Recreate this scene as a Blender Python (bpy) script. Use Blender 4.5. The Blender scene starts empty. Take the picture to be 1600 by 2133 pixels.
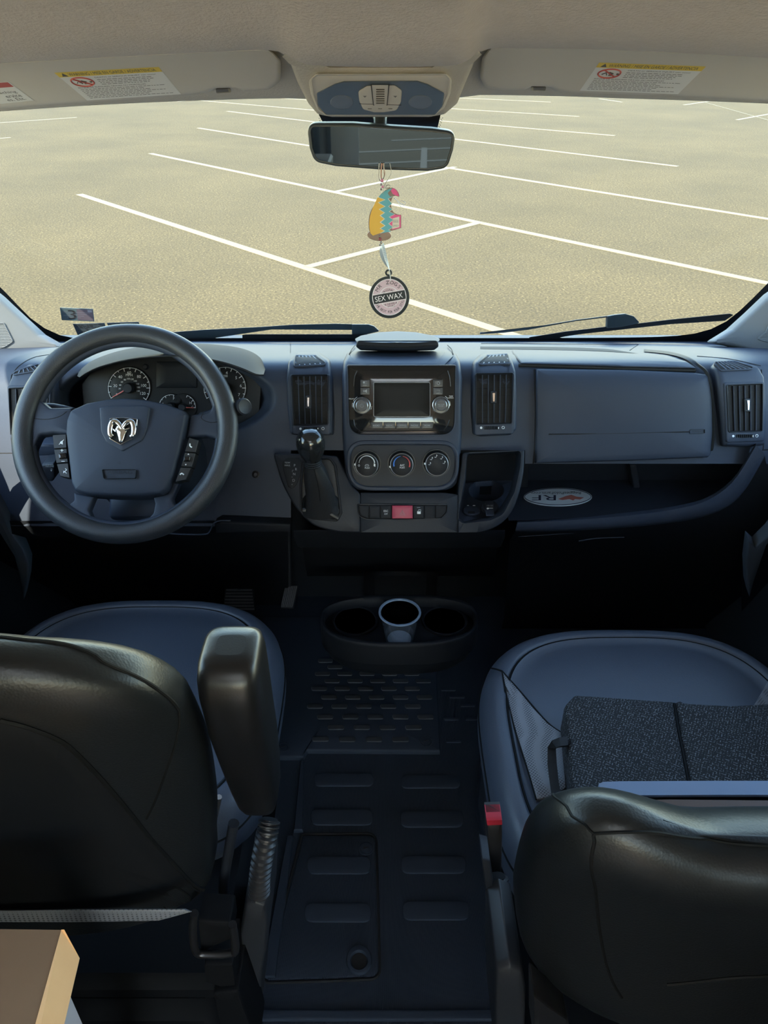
import bpy, math, random
import numpy as np
from mathutils import Vector
random.seed(7)
SC = bpy.context.scene
COL = SC.collection
# ------------------------------------------------------------------ camera
H, PITCH, FPX = 1.43, math.radians(32.5), 1600.0
cam = bpy.data.cameras.new('camera')
cam.sensor_fit = 'HORIZONTAL'; cam.sensor_width = 36.0; cam.lens = 36.0 * FPX / 1600.0
cam.clip_start = 0.02; cam.clip_end = 400
camo = bpy.data.objects.new('camera', cam); COL.objects.link(camo)
camo.location = (0, 0, H); camo.rotation_euler = (math.pi / 2 - PITCH, 0, 0)
SC.camera = camo
# ------------------------------------------------------------------ sky, sun, exposure
SUN_EL = math.radians(41.5)
SUN_TRAVEL = Vector((0.42, 1.05, -1.0)).normalized()
world = bpy.data.worlds.new('sky'); SC.world = world; world.use_nodes = True
wn = world.node_tree; wn.nodes.clear()
wo = wn.nodes.new('ShaderNodeOutputWorld'); wb = wn.nodes.new('ShaderNodeBackground'); ws = wn.nodes.new('ShaderNodeTexSky')
ws.sky_type = 'NISHITA'; ws.sun_disc = False; ws.sun_elevation = SUN_EL
ws.sun_rotation = math.atan2(-SUN_TRAVEL.x, -SUN_TRAVEL.y); ws.air_density = 1.6; ws.dust_density = 0.4; ws.ozone_density = 2.0
wb.inputs[1].default_value = 0.36
wn.links.new(ws.outputs[0], wb.inputs[0]); wn.links.new(wb.outputs[0], wo.inputs[0])
sl = bpy.data.lights.new('sun', 'SUN'); sl.energy = 6.0; sl.angle = 0.0093; sl.color = (1.0, 0.88, 0.70)
so = bpy.data.objects.new('sun', sl); COL.objects.link(so); so.location = (-3, -4, 8)
so.rotation_euler = SUN_TRAVEL.to_track_quat('-Z', 'Y').to_euler()
SC.view_settings.view_transform = 'Standard'; SC.view_settings.look = 'None'
SC.view_settings.exposure = 2.0; SC.view_settings.gamma = 1.0; SC.view_settings.use_curve_mapping = False

# ------------------------------------------------------------------ survey helpers: lines of sight of the photograph meet real surfaces
FW = np.array([0, math.cos(PITCH), -math.sin(PITCH)]); UPV = np.array([0, math.sin(PITCH), math.cos(PITCH)]); RT = np.array([1.0, 0, 0])
EYE = np.array([0, 0, H])
def ray(u, v): return FW + (u - 800) / FPX * RT - (v - 1066.5) / FPX * UPV
def at_y(u, v, y): d = ray(u, v); return EYE + d * (y / d[1])
def at_z(u, v, z): d = ray(u, v); return EYE + d * ((z - H) / d[2])
def at_x(u, v, x): d = ray(u, v); return EYE + d * (x / d[0])
class Surf:
    def __init__(s, fn, n=None):
        s.fn = fn
        if n is not None: m = np.array(n, float); m /= np.linalg.norm(m); s.n = lambda u, v: m
    def __call__(s, u, v): return s.fn(u, v)
    def n(s, u, v):
        p = s.fn(u, v); a = s.fn(u + 1, v) - p; b = s.fn(u, v + 1) - p
        n = np.cross(a, b); n = n / (np.linalg.norm(n) + 1e-12)
        return n if n @ (EYE - p) > 0 else -n
    def off(s, u, v, h): return s.fn(u, v) + s.n(u, v) * h
def plane_surf(p, n):
    p = np.array(p, float); n = np.array(n, float)
    def fn(u, v):
        d = ray(u, v); return EYE + d * (((p - EYE) @ n) / (d @ n))
    return Surf(fn)
def tilt_plane(u, v, y, tilt, yaw=0):
    t, w = math.radians(tilt), math.radians(yaw)
    return plane_surf(at_y(u, v, y), (math.sin(w) * math.cos(t), -math.cos(w) * math.cos(t), math.sin(t)))
def pchip(xs, ys):
    xs = np.array(xs, float); ys = np.array(ys, float); h = np.diff(xs); d = np.diff(ys) / h
    m = np.zeros_like(xs); m[0], m[-1] = d[0], d[-1]
    for i in range(1, len(xs) - 1):
        if d[i - 1] * d[i] > 0:
            w1, w2 = 2 * h[i] + h[i - 1], h[i] + 2 * h[i - 1]
            m[i] = (w1 + w2) / (w1 / d[i - 1] + w2 / d[i])
    def f(x):
        x = min(max(x, xs[0]), xs[-1]); i = min(max(int(np.searchsorted(xs, x)) - 1, 0), len(h) - 1)
        t = (x - xs[i]) / h[i]
        return float((2*t**3-3*t**2+1)*ys[i] + (t**3-2*t**2+t)*h[i]*m[i] + (-2*t**3+3*t**2)*ys[i+1] + (t**3-t**2)*h[i]*m[i+1])
    return f
def sstep(a, b, x):
    t = min(max((x - a) / (b - a), 0), 1); return t * t * (3 - 2 * t)

# ------------------------------------------------------------------ materials
MATS = {}
def mat(name, col, rough=0.5, metal=0.0, spec=0.5, bump=None, var=None, trans=0.0, emit=None, coat=0.0, coords='Object'):
    if name in MATS: return MATS[name]
    m = bpy.data.materials.new(name); m.use_nodes = True; nt = m.node_tree; b = nt.nodes['Principled BSDF']
    b.inputs['Base Color'].default_value = (*col, 1); b.inputs['Roughness'].default_value = rough
    b.inputs['Metallic'].default_value = metal; b.inputs['Specular IOR Level'].default_value = spec
    b.inputs['Transmission Weight'].default_value = trans; b.inputs['Coat Weight'].default_value = coat
    tc = nt.nodes.new('ShaderNodeTexCoord')
    if var:      # (scale, other colour)
        n = nt.nodes.new('ShaderNodeTexNoise'); n.inputs['Scale'].default_value = var[0]; n.inputs['Detail'].default_value = 6
        r = nt.nodes.new('ShaderNodeMix'); r.data_type = 'RGBA'
        nt.links.new(tc.outputs[coords], n.inputs['Vector']); nt.links.new(n.outputs['Fac'], r.inputs[0])
        r.inputs[6].default_value = (*col, 1); r.inputs[7].default_value = (*var[1], 1)
        nt.links.new(r.outputs[2], b.inputs['Base Color'])
    if bump:     # (scale, strength, distance, kind)
        kind = bump[3] if len(bump) > 3 else 'noise'
        if kind == 'noise':
            n = nt.nodes.new('ShaderNodeTexNoise'); n.inputs['Scale'].default_value = bump[0]; n.inputs['Detail'].default_value = 3; out = n.outputs['Fac']
        elif kind == 'cell':
            n = nt.nodes.new('ShaderNodeTexVoronoi'); n.inputs['Scale'].default_value = bump[0]; out = n.outputs['Distance']
        else:
            n = nt.nodes.new('ShaderNodeTexWave'); n.inputs['Scale'].default_value = bump[0]; n.bands_direction = kind; out = n.outputs['Fac']
        nt.links.new(tc.outputs[coords], n.inputs['Vector'])
        bp = nt.nodes.new('ShaderNodeBump'); bp.inputs['Strength'].default_value = bump[1]; bp.inputs['Distance'].default_value = bump[2]
        nt.links.new(out, bp.inputs['Height']); nt.links.new(bp.outputs[0], b.inputs['Normal'])
    if emit:
        b.inputs['Emission Color'].default_value = (*emit[0], 1); b.inputs['Emission Strength'].default_value = emit[1]
    MATS[name] = m; return m
def s2l(r, g, b): return tuple(((c / 255) / 12.92 if c / 255 <= 0.04045 else ((c / 255 + 0.055) / 1.055) ** 2.4) for c in (r, g, b))
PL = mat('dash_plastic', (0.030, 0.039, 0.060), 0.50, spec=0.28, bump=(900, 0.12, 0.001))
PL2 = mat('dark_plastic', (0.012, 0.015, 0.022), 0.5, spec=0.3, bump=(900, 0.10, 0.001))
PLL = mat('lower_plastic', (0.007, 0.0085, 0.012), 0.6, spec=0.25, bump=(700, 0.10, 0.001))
BLK = mat('black_recess', (0.006, 0.006, 0.007), 0.8)
GLOSS = mat('piano_black', (0.010, 0.010, 0.011), 0.08, spec=0.6)
SCREEN = mat('screen_glass', (0.016, 0.0155, 0.015), 0.30, spec=0.06)
RIM = mat('wheel_grip', (0.026, 0.029, 0.034), 0.40, bump=(700, 0.35, 0.001))
SEAM = mat('seam_thread', (0.004, 0.0045, 0.005), 0.7, spec=0.2)
LEA = mat('skylit_leather', (0.060, 0.074, 0.103), 0.42, bump=(420, 0.08, 0.0015, 'cell'))  # lighter copy of the black seat leather; sky sheen put into its colour
LEA2 = mat('shaded_leather', (0.009, 0.0105, 0.012), 0.36, spec=0.42, bump=(380, 0.08, 0.0015, 'cell'))  # darker copy of the seat leather; shade behind the seats is in its colour
FELT = mat('headliner_felt', (0.85, 0.775, 0.72), 0.95, spec=0.1, bump=(260, 0.45, 0.004), var=(90, (0.75, 0.68, 0.625)))
VISOR = mat('visor_vinyl', (0.66, 0.635, 0.59), 0.75, spec=0.2, bump=(500, 0.1, 0.001))
CONS = mat('console_plastic', (0.64, 0.61, 0.56), 0.6, spec=0.3)
LENS = mat('console_lens', (0.10, 0.13, 0.17), 0.3)
PILLAR = mat('pillar_plastic', (0.125, 0.14, 0.158), 0.6, bump=(500, 0.1, 0.001))
FRIT = mat('black_frit', (0.008, 0.008, 0.009), 0.35)
CHROME = mat('chrome', (0.80, 0.80, 0.80), 0.08, metal=1.0)
SILVER = mat('satin_silver', (0.55, 0.56, 0.58), 0.3, metal=1.0)
WHT = mat('white_print', (0.75, 0.78, 0.80), 0.6)
GRY = mat('grey_print', (0.28, 0.30, 0.32), 0.6)
DKP = mat('dark_print', (0.02, 0.02, 0.022), 0.7)
REDP = mat('red_print', (0.55, 0.06, 0.05), 0.6)
BLUEP = mat('blue_print', (0.05, 0.18, 0.6), 0.6)
RUB = mat('floor_rubber', (0.028, 0.038, 0.056), 0.65, spec=0.25, bump=(190, 0.5, 0.002, 'X'))
RUBS = mat('smooth_rubber', (0.028, 0.038, 0.056), 0.65, spec=0.2, bump=(600, 0.15, 0.001))
STUD = mat('mat_stud', (0.045, 0.050, 0.056), 0.6, spec=0.3)
DARKM = mat('dark_metal', (0.06, 0.06, 0.065), 0.3, metal=0.8)

# ------------------------------------------------------------------ objects
WLOC = {}
def tag(o, label=None, cat=None, group=None, kind=None):
    if label: o['label'] = label
    if cat: o['category'] = cat
    if group: o['group'] = group
    if kind: o['kind'] = kind
    return o
def thing(name, label, cat, loc=(0, 0, 0), group=None):
    o = bpy.data.objects.new(name, None); o.empty_display_size = 0.05; COL.objects.link(o)
    o.location = tuple(float(c) for c in loc); WLOC[o.name] = np.array(loc, float)
    return tag(o, label, cat, group)
class MB:
    def __init__(s): s.v = []; s.f = []
    def add(s, V, F):
        k = len(s.v); s.v.extend([np.asarray(p, float) for p in V]); s.f.extend([tuple(i + k for i in f) for f in F]); return s
    def build(s, name, m, parent=None, label=None, kind=None, smooth=40, cat=None, group=None):
        V = np.array(s.v); c = (V.min(0) + V.max(0)) / 2
        if parent is None: c[2] = V[:, 2].min()
        me = bpy.data.meshes.new(name); me.from_pydata([tuple(p) for p in (V - c)], [], s.f); me.update()
        me.materials.append(m)
        if smooth:
            me.polygons.foreach_set('use_smooth', [True] * len(me.polygons)); me.set_sharp_from_angle(angle=math.radians(smooth))
        o = bpy.data.objects.new(name, me); COL.objects.link(o)
        base = WLOC[parent.name] if parent else np.zeros(3)
        if parent: o.parent = parent
        o.location = tuple(c - base); WLOC[o.name] = c
        return tag(o, label, cat, group, kind)

# ------------------------------------------------------------------ 2D outlines (photo pixels) and the solids raised from them
def loop(poly, r=0, seg=5):
    out = []; n = len(poly)
    for i in range(n):
        p = np.array(poly[i][:2], float); rr = poly[i][2] if len(poly[i]) > 2 else r
        a = np.array(poly[i - 1][:2], float) - p; b = np.array(poly[(i + 1) % n][:2], float) - p
        la, lb = np.linalg.norm(a), np.linalg.norm(b)
        if rr <= 0 or la < 1e-6 or lb < 1e-6: out.append(p); continue
        a /= la; b /= lb; ang = math.acos(max(-1, min(1, a @ b)))
        if ang > 3.0: out.append(p); continue
        t = min(rr / math.tan(ang / 2), la * 0.48, lb * 0.48)
        for k in range(seg + 1):
            s = k / seg; out.append(p + a * t * (1 - s) ** 2 + b * t * s ** 2)
    return np.array(out)
def dens(L, step):
    out = []
    for i in range(len(L)):
        a, b = L[i], L[(i + 1) % len(L)]; k = max(1, int(np.linalg.norm(b - a) / step))
        for j in range(k): out.append(a + (b - a) * j / k)
    return np.array(out)
def ell(u, v, a, b=None, n=32, rot=0):
    b = a if b is None else b; t = np.linspace(0, 2 * math.pi, n, endpoint=False); c, s = math.cos(rot), math.sin(rot)
    x, y = a * np.cos(t), b * np.sin(t); return np.stack([u + x * c - y * s, v + x * s + y * c], 1)
def area(L): return 0.5 * np.sum(L[:, 0] * np.roll(L[:, 1], -1) - np.roll(L[:, 0], -1) * L[:, 1])
def inset(L, d):
    if d == 0: return L
    sg = 1 if area(L) > 0 else -1
    e = np.roll(L, -1, 0) - L; e /= (np.linalg.norm(e, axis=1, keepdims=True) + 1e-9)
    n = np.stack([-e[:, 1], e[:, 0]], 1) * sg
    m = n + np.roll(n, 1, 0); q = np.sum(m * m, 1, keepdims=True); m = 2 * m / np.maximum(q, 0.8)
    return L + m * d
def rings_faces(n, k, closed_end=True):
    F = []
    for r in range(k - 1):
        for i in range(n):
            j = (i + 1) % n; F.append((r * n + i, r * n + j, (r + 1) * n + j, (r + 1) * n + i))
    return F
def pad(mb, poly, S, h=0.004, bev=2.0, skirt=0.01, dome=0.0, r=0, bh=None, nr=1, step=30, ctr=None):
    L = poly if isinstance(poly, np.ndarray) else loop(poly, r)
    L = dens(L, step); n = len(L); bh = min(h + skirt, abs(h)) if bh is None else bh
    c = L.mean(0) if ctr is None else np.array(ctr, float); V = []
    rg = [(L, -skirt)] + [(inset(L, bev * (1 - math.cos(a))), h - bh + bh * math.sin(a)) for a in (0, 0.6, 1.1, math.pi / 2)]
    Lb = inset(L, bev)
    for k in range(1, nr + 1):
        f = 1 - k / (nr + 1); rg.append((c + (Lb - c) * f, h + dome * (1 - f * f)))
    for M, o in rg:
        for p in M: V.append(S.off(p[0], p[1], o))
    F = rings_faces(n, len(rg)); V.append(S.off(c[0], c[1], h + dome)); k = len(V) - 1; b = (len(rg) - 1) * n
    for i in range(n): F.append((b + i, b + (i + 1) % n, k))
    mb.add(V, F); return mb
def resample(L, c, angs):
    out = []
    n = len(L); A = L - c; B = np.roll(A, -1, 0)
    for t in angs:
        d = np.array([math.cos(t), math.sin(t)]); best = None
        for i in range(n):
            e = B[i] - A[i]; den = d[0] * e[1] - d[1] * e[0]
            if abs(den) < 1e-9: continue
            q = (A[i][0] * e[1] - A[i][1] * e[0]) / den; w = (A[i][0] * d[1] - A[i][1] * d[0]) / den
            if q > 0 and -1e-6 <= w <= 1 + 1e-6: best = q if best is None else max(best, q)
        out.append(c + d * (best or 0))
    return np.array(out)
def frame(mb, outer, inner, S, h=0.004, bev=1.5, skirt=0.01, deep=0.02, bh=None, step=20):
    LO = dens(outer if isinstance(outer, np.ndarray) else loop(outer), step); LI = dens(inner if isinstance(inner, np.ndarray) else loop(inner), step)
    c = LI.mean(0); ang = sorted(set([round(math.atan2(*(p - c)[::-1]), 4) for p in list(LO) + list(LI)]))
    O, I = resample(LO, c, ang), resample(LI, c, ang); n = len(ang); bh = abs(h) if bh is None else bh
    rg = [(O, -skirt), (O, h - bh)]
    for a in (0.6, 1.1, math.pi / 2): rg.append((O + (I - O) / (np.linalg.norm(I - O, axis=1, keepdims=True) + 1e-6) * bev * (1 - math.cos(a)), h - bh + bh * math.sin(a)))
    rg += [(I + (O - I) / (np.linalg.norm(I - O, axis=1, keepdims=True) + 1e-6) * bev, h), (I, h - bh * 0.6), (I, -deep)]
    V = [S.off(p[0], p[1], o) for M, o in rg for p in M]
    mb.add(V, rings_faces(n, len(rg))); return mb
def catmull(P, k=6, closed=False):
    P = [np.array(p, float) for p in P]; n = len(P); out = []
    for i in range(n if closed else n - 1):
        a = P[(i - 1) % n] if closed or i > 0 else 2 * P[0] - P[1]; b = P[i]; c = P[(i + 1) % n]
        d = P[(i + 2) % n] if closed or i + 2 < n else 2 * P[-1] - P[-2]
        for j in range(k):
            t = j / k; out.append(0.5 * (2*b + (c-a)*t + (2*a-5*b+4*c-d)*t*t + (3*b-a-3*c+d)*t**3))
    if not closed: out.append(P[-1])
    return out
def tube(mb, pts, r, seg=8, closed=False, cap=True):
    P = [np.array(p, float) for p in pts]; n = len(P); R = r if hasattr(r, '__len__') else [r] * n; V = []
    up = None
    for i in range(n):
        a = P[(i - 1) % n] if closed or i > 0 else P[i]; b = P[(i + 1) % n] if closed or i < n - 1 else P[i]
        t = b - a; t /= (np.linalg.norm(t) + 1e-12)
        if up is None: up = np.array([0, 0, 1.0]) if abs(t[2]) < 0.9 else np.array([1.0, 0, 0])
        x = np.cross(up, t); x /= (np.linalg.norm(x) + 1e-12); y = np.cross(t, x); up = y
        for k in range(seg):
            w = 2 * math.pi * k / seg; V.append(P[i] + (x * math.cos(w) + y * math.sin(w)) * R[i])
    F = [];
    for i in range(n if closed else n - 1):
        for k in range(seg):
            l = (k + 1) % seg; j = (i + 1) % n; F.append((i*seg+k, i*seg+l, j*seg+l, j*seg+k))
    if cap and not closed: F.append(tuple(range(seg))[::-1]); F.append(tuple((n-1)*seg + k for k in range(seg)))
    mb.add(V, F); return mb
def line_on(mb, pts, S, r=0.0006, h=0.0, k=6, closed=False, seg=6):
    Q = catmull(pts, k, closed) if k else [np.array(p, float) for p in pts]
    return tube(mb, [S.off(p[0], p[1], h) for p in Q], r, seg, closed)
def basis(n):
    n = np.array(n, float); n /= np.linalg.norm(n); a = np.array([0, 0, 1.0]) if abs(n[2]) < 0.9 else np.array([0, 1.0, 0])
    x = np.cross(a, n); x /= np.linalg.norm(x); return x, np.cross(n, x), n
def lathe(mb, o, axis, prof, seg=32, sx=1.0):
    x, y, n = basis(axis); V = []; F = []
    for (r, h) in prof:
        for k in range(seg):
            w = 2 * math.pi * k / seg; V.append(np.array(o) + n * h + (x * math.cos(w) * sx + y * math.sin(w)) * r)
    for i in range(len(prof) - 1):
        for k in range(seg): l = (k + 1) % seg; F.append((i*seg+k, i*seg+l, (i+1)*seg+l, (i+1)*seg+k))
    if prof[-1][0] > 1e-6: F.append(tuple((len(prof)-1)*seg + k for k in range(seg)))
    if prof[0][0] > 1e-6: F.append(tuple(range(seg))[::-1])
    mb.add(V, F); return mb
def knob(mb, u, v, rpx, S, prof, seg=32):
    o = S(u, v); q = np.linalg.norm(S(u + rpx, v) - o); return lathe(mb, o, S.n(u, v), [(a * q, h) for a, h in prof], seg)
def box(mb, c, s, b=0.0, rot=None, taper=1.0):
    x, y, z = [d / 2 for d in s]; R_ = np.eye(3) if rot is None else np.array(rot); V = []; c = np.array(c, float)
    b = min(b, x * .9, y * .9, z * .9)
    for sz, tp in ((-1, 1.0), (1, taper)):
        for k, (ix, iy) in enumerate(((x - b, y), (x, y - b), (x, -y + b), (x - b, -y), (-x + b, -y), (-x, -y + b), (-x, y - b), (-x + b, y))):
            V.append((ix * tp, iy * tp, sz * (z - b)))
    for sz, tp in ((-1, 1.0), (1, taper)):
        for ix, iy in ((x - b, y - b), (x - b, -y + b), (-x + b, -y + b), (-x + b, y - b)): V.append((ix * tp, iy * tp, sz * z))
    F = [(i, (i + 1) % 8, 8 + (i + 1) % 8, 8 + i) for i in range(8)]
    for base, t in ((0, 16), (8, 20)):
        F += [(base+0, base+1, t+0), (base+1, base+2, t+1, t+0), (base+2, base+3, t+1), (base+3, base+4, t+2, t+1), (base+4, base+5, t+2), (base+5, base+6, t+3, t+2), (base+6, base+7, t+3), (base+7, base+0, t+0, t+3), (t, t+1, t+2, t+3)]
    mb.add([c + R_ @ np.array(p) for p in V], F); return mb
def sheet(mb, us, vs, fn):
    V = [fn(u, v) for v in vs for u in us]; n = len(us)
    mb.add(V, [(j*n+i, j*n+i+1, (j+1)*n+i+1, (j+1)*n+i) for j in range(len(vs)-1) for i in range(n-1)]); return mb
def strip(mb, lines):
    n = len(lines[0]); V = [p for L in lines for p in L]
    mb.add(V, [(j*n+i, j*n+i+1, (j+1)*n+i+1, (j+1)*n+i) for j in range(len(lines)-1) for i in range(n-1)]); return mb
def even(P, n, smooth=True):
    P = np.array(catmull(P, 8)) if smooth and len(P) > 2 else np.array(P, float)
    s = np.concatenate([[0], np.cumsum(np.linalg.norm(np.diff(P, axis=0), axis=1))]); t = np.linspace(0, s[-1], n)
    return np.stack([np.interp(t, s, P[:, k]) for k in range(P.shape[1])], 1)
def slab_poly(mb, L, S, h0, h1):      # plate of any outline
    from mathutils.geometry import tessellate_polygon
    n = len(L); T = tessellate_polygon([[Vector((p[0], p[1], 0)) for p in L]])
    V = [S.off(p[0], p[1], h1) for p in L] + [S.off(p[0], p[1], h0) for p in L]
    mb.add(V, [tuple(t) for t in T] + [tuple(i + n for i in t)[::-1] for t in T] + [(i, (i + 1) % n, n + (i + 1) % n, n + i) for i in range(n)]); return mb
TXT = {}
def glyphs(s):
    if s not in TXT:
        c = bpy.data.curves.new('lettering', 'FONT'); c.body = s; c.size = 1; c.resolution_u = 3; o = bpy.data.objects.new('lettering', c); COL.objects.link(o)
        bpy.context.view_layer.update(); me = bpy.data.meshes.new_from_object(o.evaluated_get(bpy.context.evaluated_depsgraph_get()))
        V = np.array([v.co[:2] for v in me.vertices]) if len(me.vertices) else np.zeros((1, 2)); F = [tuple(p.vertices) for p in me.polygons]
        bpy.data.objects.remove(o); bpy.data.curves.remove(c); bpy.data.meshes.remove(me)
        if len(V) > 1: V = V - V.min(0); V = V / V[:, 1].max()
        TXT[s] = (V, F)
    return TXT[s]
def text(mb, s, u, v, hpx, S, wpx=None, lift=0.0005, rot=0, flip=False, shear=0, mirror=False):
    V, F = glyphs(s); w = V[:, 0].max(); k = (wpx / w) if wpx else hpx; c, q = math.cos(rot), math.sin(rot); out = []
    for x, y in V:
        a = (x - w / 2) * k; b = -(y - 0.5) * hpx
        if flip: a, b = -a, -b
        if mirror: a = -a
        a += shear * b
        out.append(S.off(u + a * c - b * q, v + a * q + b * c, lift))
    mb.add(out, F); return mb
def quadS(q, S):          # unit square (x right, y down) laid on a four-cornered label
    q = [np.array(p, float) for p in q]
    def fn(x, y):
        p = (q[0] * (1 - x) + q[1] * x) * (1 - y) + (q[3] * (1 - x) + q[2] * x) * y; return S(p[0], p[1])
    def nn(x, y):
        p = (q[0] * (1 - x) + q[1] * x) * (1 - y) + (q[3] * (1 - x) + q[2] * x) * y; return S.n(p[0], p[1])
    T = Surf(fn); T.n = nn; T.off = lambda x, y, h: fn(x, y) + nn(x, y) * h; return T
def qtext(mb, s, T, x, y, hgt, wid, lift=0.0006):
    V, F = glyphs(s); w = V[:, 0].max(); mb.add([T.off(x + a / w * wid, y + (0.5 - b) * hgt, lift) for a, b in V], F); return mb
def qrect(mb, T, x0, y0, x1, y1, lift=0.0005):
    k = 10 if max(x1 - x0, y1 - y0) > 0.3 else 1
    return sheet(mb, np.linspace(x0, x1, k + 1), np.linspace(y0, y1, k + 1), lambda x, y: T.off(x, y, lift))
def arc(u, v, a, b, t0, t1, n=20):
    return [(u + a * math.cos(math.radians(t)), v + b * math.sin(math.radians(t))) for t in np.linspace(t0, t1, n)]
# ================================================================== OUTSIDE: parking lot
GZ = -0.65
def asphalt():
    m = bpy.data.materials.new('sunlit_asphalt'); m.use_nodes = True; nt = m.node_tree; b = nt.nodes['Principled BSDF']; L = nt.links.new
    tc = nt.nodes.new('ShaderNodeTexCoord')
    def noise(sc, det=4, ro=0.6):
        n = nt.nodes.new('ShaderNodeTexNoise'); n.inputs['Scale'].default_value = sc; n.inputs['Detail'].default_value = det; n.inputs['Roughness'].default_value = ro
        L(tc.outputs['Object'], n.inputs['Vector']); return n
    def ramp(n, p0, c0, p1, c1):
        r = nt.nodes.new('ShaderNodeValToRGB'); r.color_ramp.elements[0].position = p0; r.color_ramp.elements[1].position = p1
        r.color_ramp.elements[0].color = (*c0, 1); r.color_ramp.elements[1].color = (*c1, 1); L(n.outputs['Fac'] if 'Fac' in n.outputs else n.outputs['Distance'], r.inputs[0]); return r
    big = ramp(noise(0.5, 5), 0.35, (0.0625, 0.0460, 0.0200), 0.68, (0.0800, 0.0585, 0.0255))
    mid = ramp(noise(46, 3), 0.34, (0.52, 0.52, 0.50), 0.68, (1.46, 1.45, 1.40))
    v = nt.nodes.new('ShaderNodeTexVoronoi'); v.inputs['Scale'].default_value = 30; L(tc.outputs['Object'], v.inputs['Vector'])
    sp = ramp(v, 0.06, (3.2, 3.2, 3.3), 0.28, (1, 1, 1))  # bright specks stand in for sun glints off the asphalt
    m1 = nt.nodes.new('ShaderNodeMix'); m1.data_type = 'RGBA'; m1.blend_type = 'MULTIPLY'; m1.inputs[0].default_value = 1
    m2 = nt.nodes.new('ShaderNodeMix'); m2.data_type = 'RGBA'; m2.blend_type = 'MULTIPLY'; m2.inputs[0].default_value = 0.5
    L(big.outputs[0], m1.inputs[6]); L(mid.outputs[0], m1.inputs[7]); L(m1.outputs[2], m2.inputs[6]); L(sp.outputs[0], m2.inputs[7]); L(m2.outputs[2], b.inputs['Base Color'])
    b.inputs['Roughness'].default_value = 0.9; b.inputs['Specular IOR Level'].default_value = 0.2; return m
lot = MB(); xs = [-90, 90]; sheet(lot, [-90, 0, 90], [-60, 30, 120], lambda x, y: (x, y, GZ))
lot = lot.build('parking_lot', asphalt(), kind='structure', smooth=0, label='sunlit tan asphalt parking lot seen through the windshield')
PAINT = mat('road_paint', (0.152, 0.128, 0.082), 0.8, var=(14, (0.128, 0.107, 0.068)))
def stripe(a, b, w=0.105):
    A, B = at_z(*a, GZ), at_z(*b, GZ); stripe_w(A, B, w)
SN = [0]
def stripe_w(A, B, w=0.105):
    SN[0] += 1; lift = 0.0004 * (SN[0] % 9)
    A = np.array(A, float); B = np.array(B, float); d = (B - A) / np.linalg.norm(B - A); n = np.array([-d[1], d[0], 0]) * w / 2
    k = np.array([0, 0, 0.004 + lift]); z = np.array([0, 0, 1.0]) * 0.0005
    V = [A - n + z, B - n + z, B + n + z, A + n + z]; V += [p + k for p in V]
    MB().add(V, [(4, 5, 6, 7), (0, 1, 5, 4), (1, 2, 6, 5), (2, 3, 7, 6), (3, 0, 4, 7)]).build('painted_line', PAINT, lot, smooth=0)
for a, b in [((165, 405), (1085, 704)), ((313, 320), (1640, 599)), ((413, 267), (1640, 463)), ((473, 232), (1412, 347)), ((385, 207), (1281, 283)),
             ((470, 198), (1207, 243)), ((640, 190), (1148, 213)), ((640, 557), (1003, 463)), ((698, 400), (948, 348)), ((1535, 250), (1640, 231)),
             ((1425, 219), (1492, 209)), ((1248, 206), (1296, 213)), ((-40, 259), (160, 245)), ((-40, 292), (22, 287)), ((-60, 236), (120, 222)), ((370, 212), (424, 208))]:
    stripe(a, b)
A_, B_ = at_z(1470, 214, GZ), at_z(1640, 262, GZ); stripe_w(A_, B_, 0.03)
for k in range(6):                      # the same lot behind the van, seen in the mirror
    x, y = -6.0 + 2.05 * k, -8.0 - 2.0 * k * 0.98; stripe_w((x, y, GZ), (x + 8.5, y + 9.1 - 9.1 * 0 if False else y - 2.6, GZ), 0.12)
for x, y in ((-1.4, -9.3), (0.6, -9.9), (-0.9, -13.2), (1.6, -13.9), (3.4, -14.4)): stripe_w((x, y, GZ), (x + 0.15, y - 3.0, GZ), 0.11)

# ================================================================== SETTING: van shell
WIN = bpy.data.materials.new('window_glass'); WIN.use_nodes = True
def glass_mat(m, tint, fres=0.06):
    nt = m.node_tree; nt.nodes.clear(); o = nt.nodes.new('ShaderNodeOutputMaterial'); t = nt.nodes.new('ShaderNodeBsdfTransparent'); g = nt.nodes.new('ShaderNodeBsdfGlossy')
    w_ = nt.nodes.new('ShaderNodeLayerWeight'); w_.inputs[0].default_value = 0.5; pw_ = nt.nodes.new('ShaderNodeMath'); pw_.operation = 'POWER'; pw_.inputs[1].default_value = 5.0; nt.links.new(w_.outputs['Facing'], pw_.inputs[0]); f = nt.nodes.new('ShaderNodeMath'); f.operation = 'MULTIPLY_ADD'; f.inputs[1].default_value = 0.28; f.inputs[2].default_value = 0.02; nt.links.new(pw_.outputs[0], f.inputs[0]); x = nt.nodes.new('ShaderNodeMixShader'); t.inputs[0].default_value = (*tint, 1); g.inputs['Roughness'].default_value = 0.02
    nt.links.new(f.outputs[0], x.inputs[0]); nt.links.new(t.outputs[0], x.inputs[1]); nt.links.new(g.outputs[0], x.inputs[2]); nt.links.new(x.outputs[0], o.inputs[0]); return m
glass_mat(WIN, (0.90, 0.93, 0.92)); TINT = bpy.data.materials.new('tinted_glass'); TINT.use_nodes = True; glass_mat(TINT, (0.10, 0.125, 0.15))
BOTY, BOTV, TOPY, TOPV = 1.92, 712, 1.45, 205
p0, p1 = at_y(800, BOTV, BOTY), at_y(800, TOPV, TOPY); wn_ = np.cross(RT, p1 - p0); WSH = plane_surf(p0, wn_)
WN = wn_ / np.linalg.norm(wn_); WN = -WN if WN[1] > 0 else WN          # towards the cabin
WD = (p1 - p0) / np.linalg.norm(p1 - p0)
b_ = p0 - WD * 0.05; t_ = p1 + WD * 0.06
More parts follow.
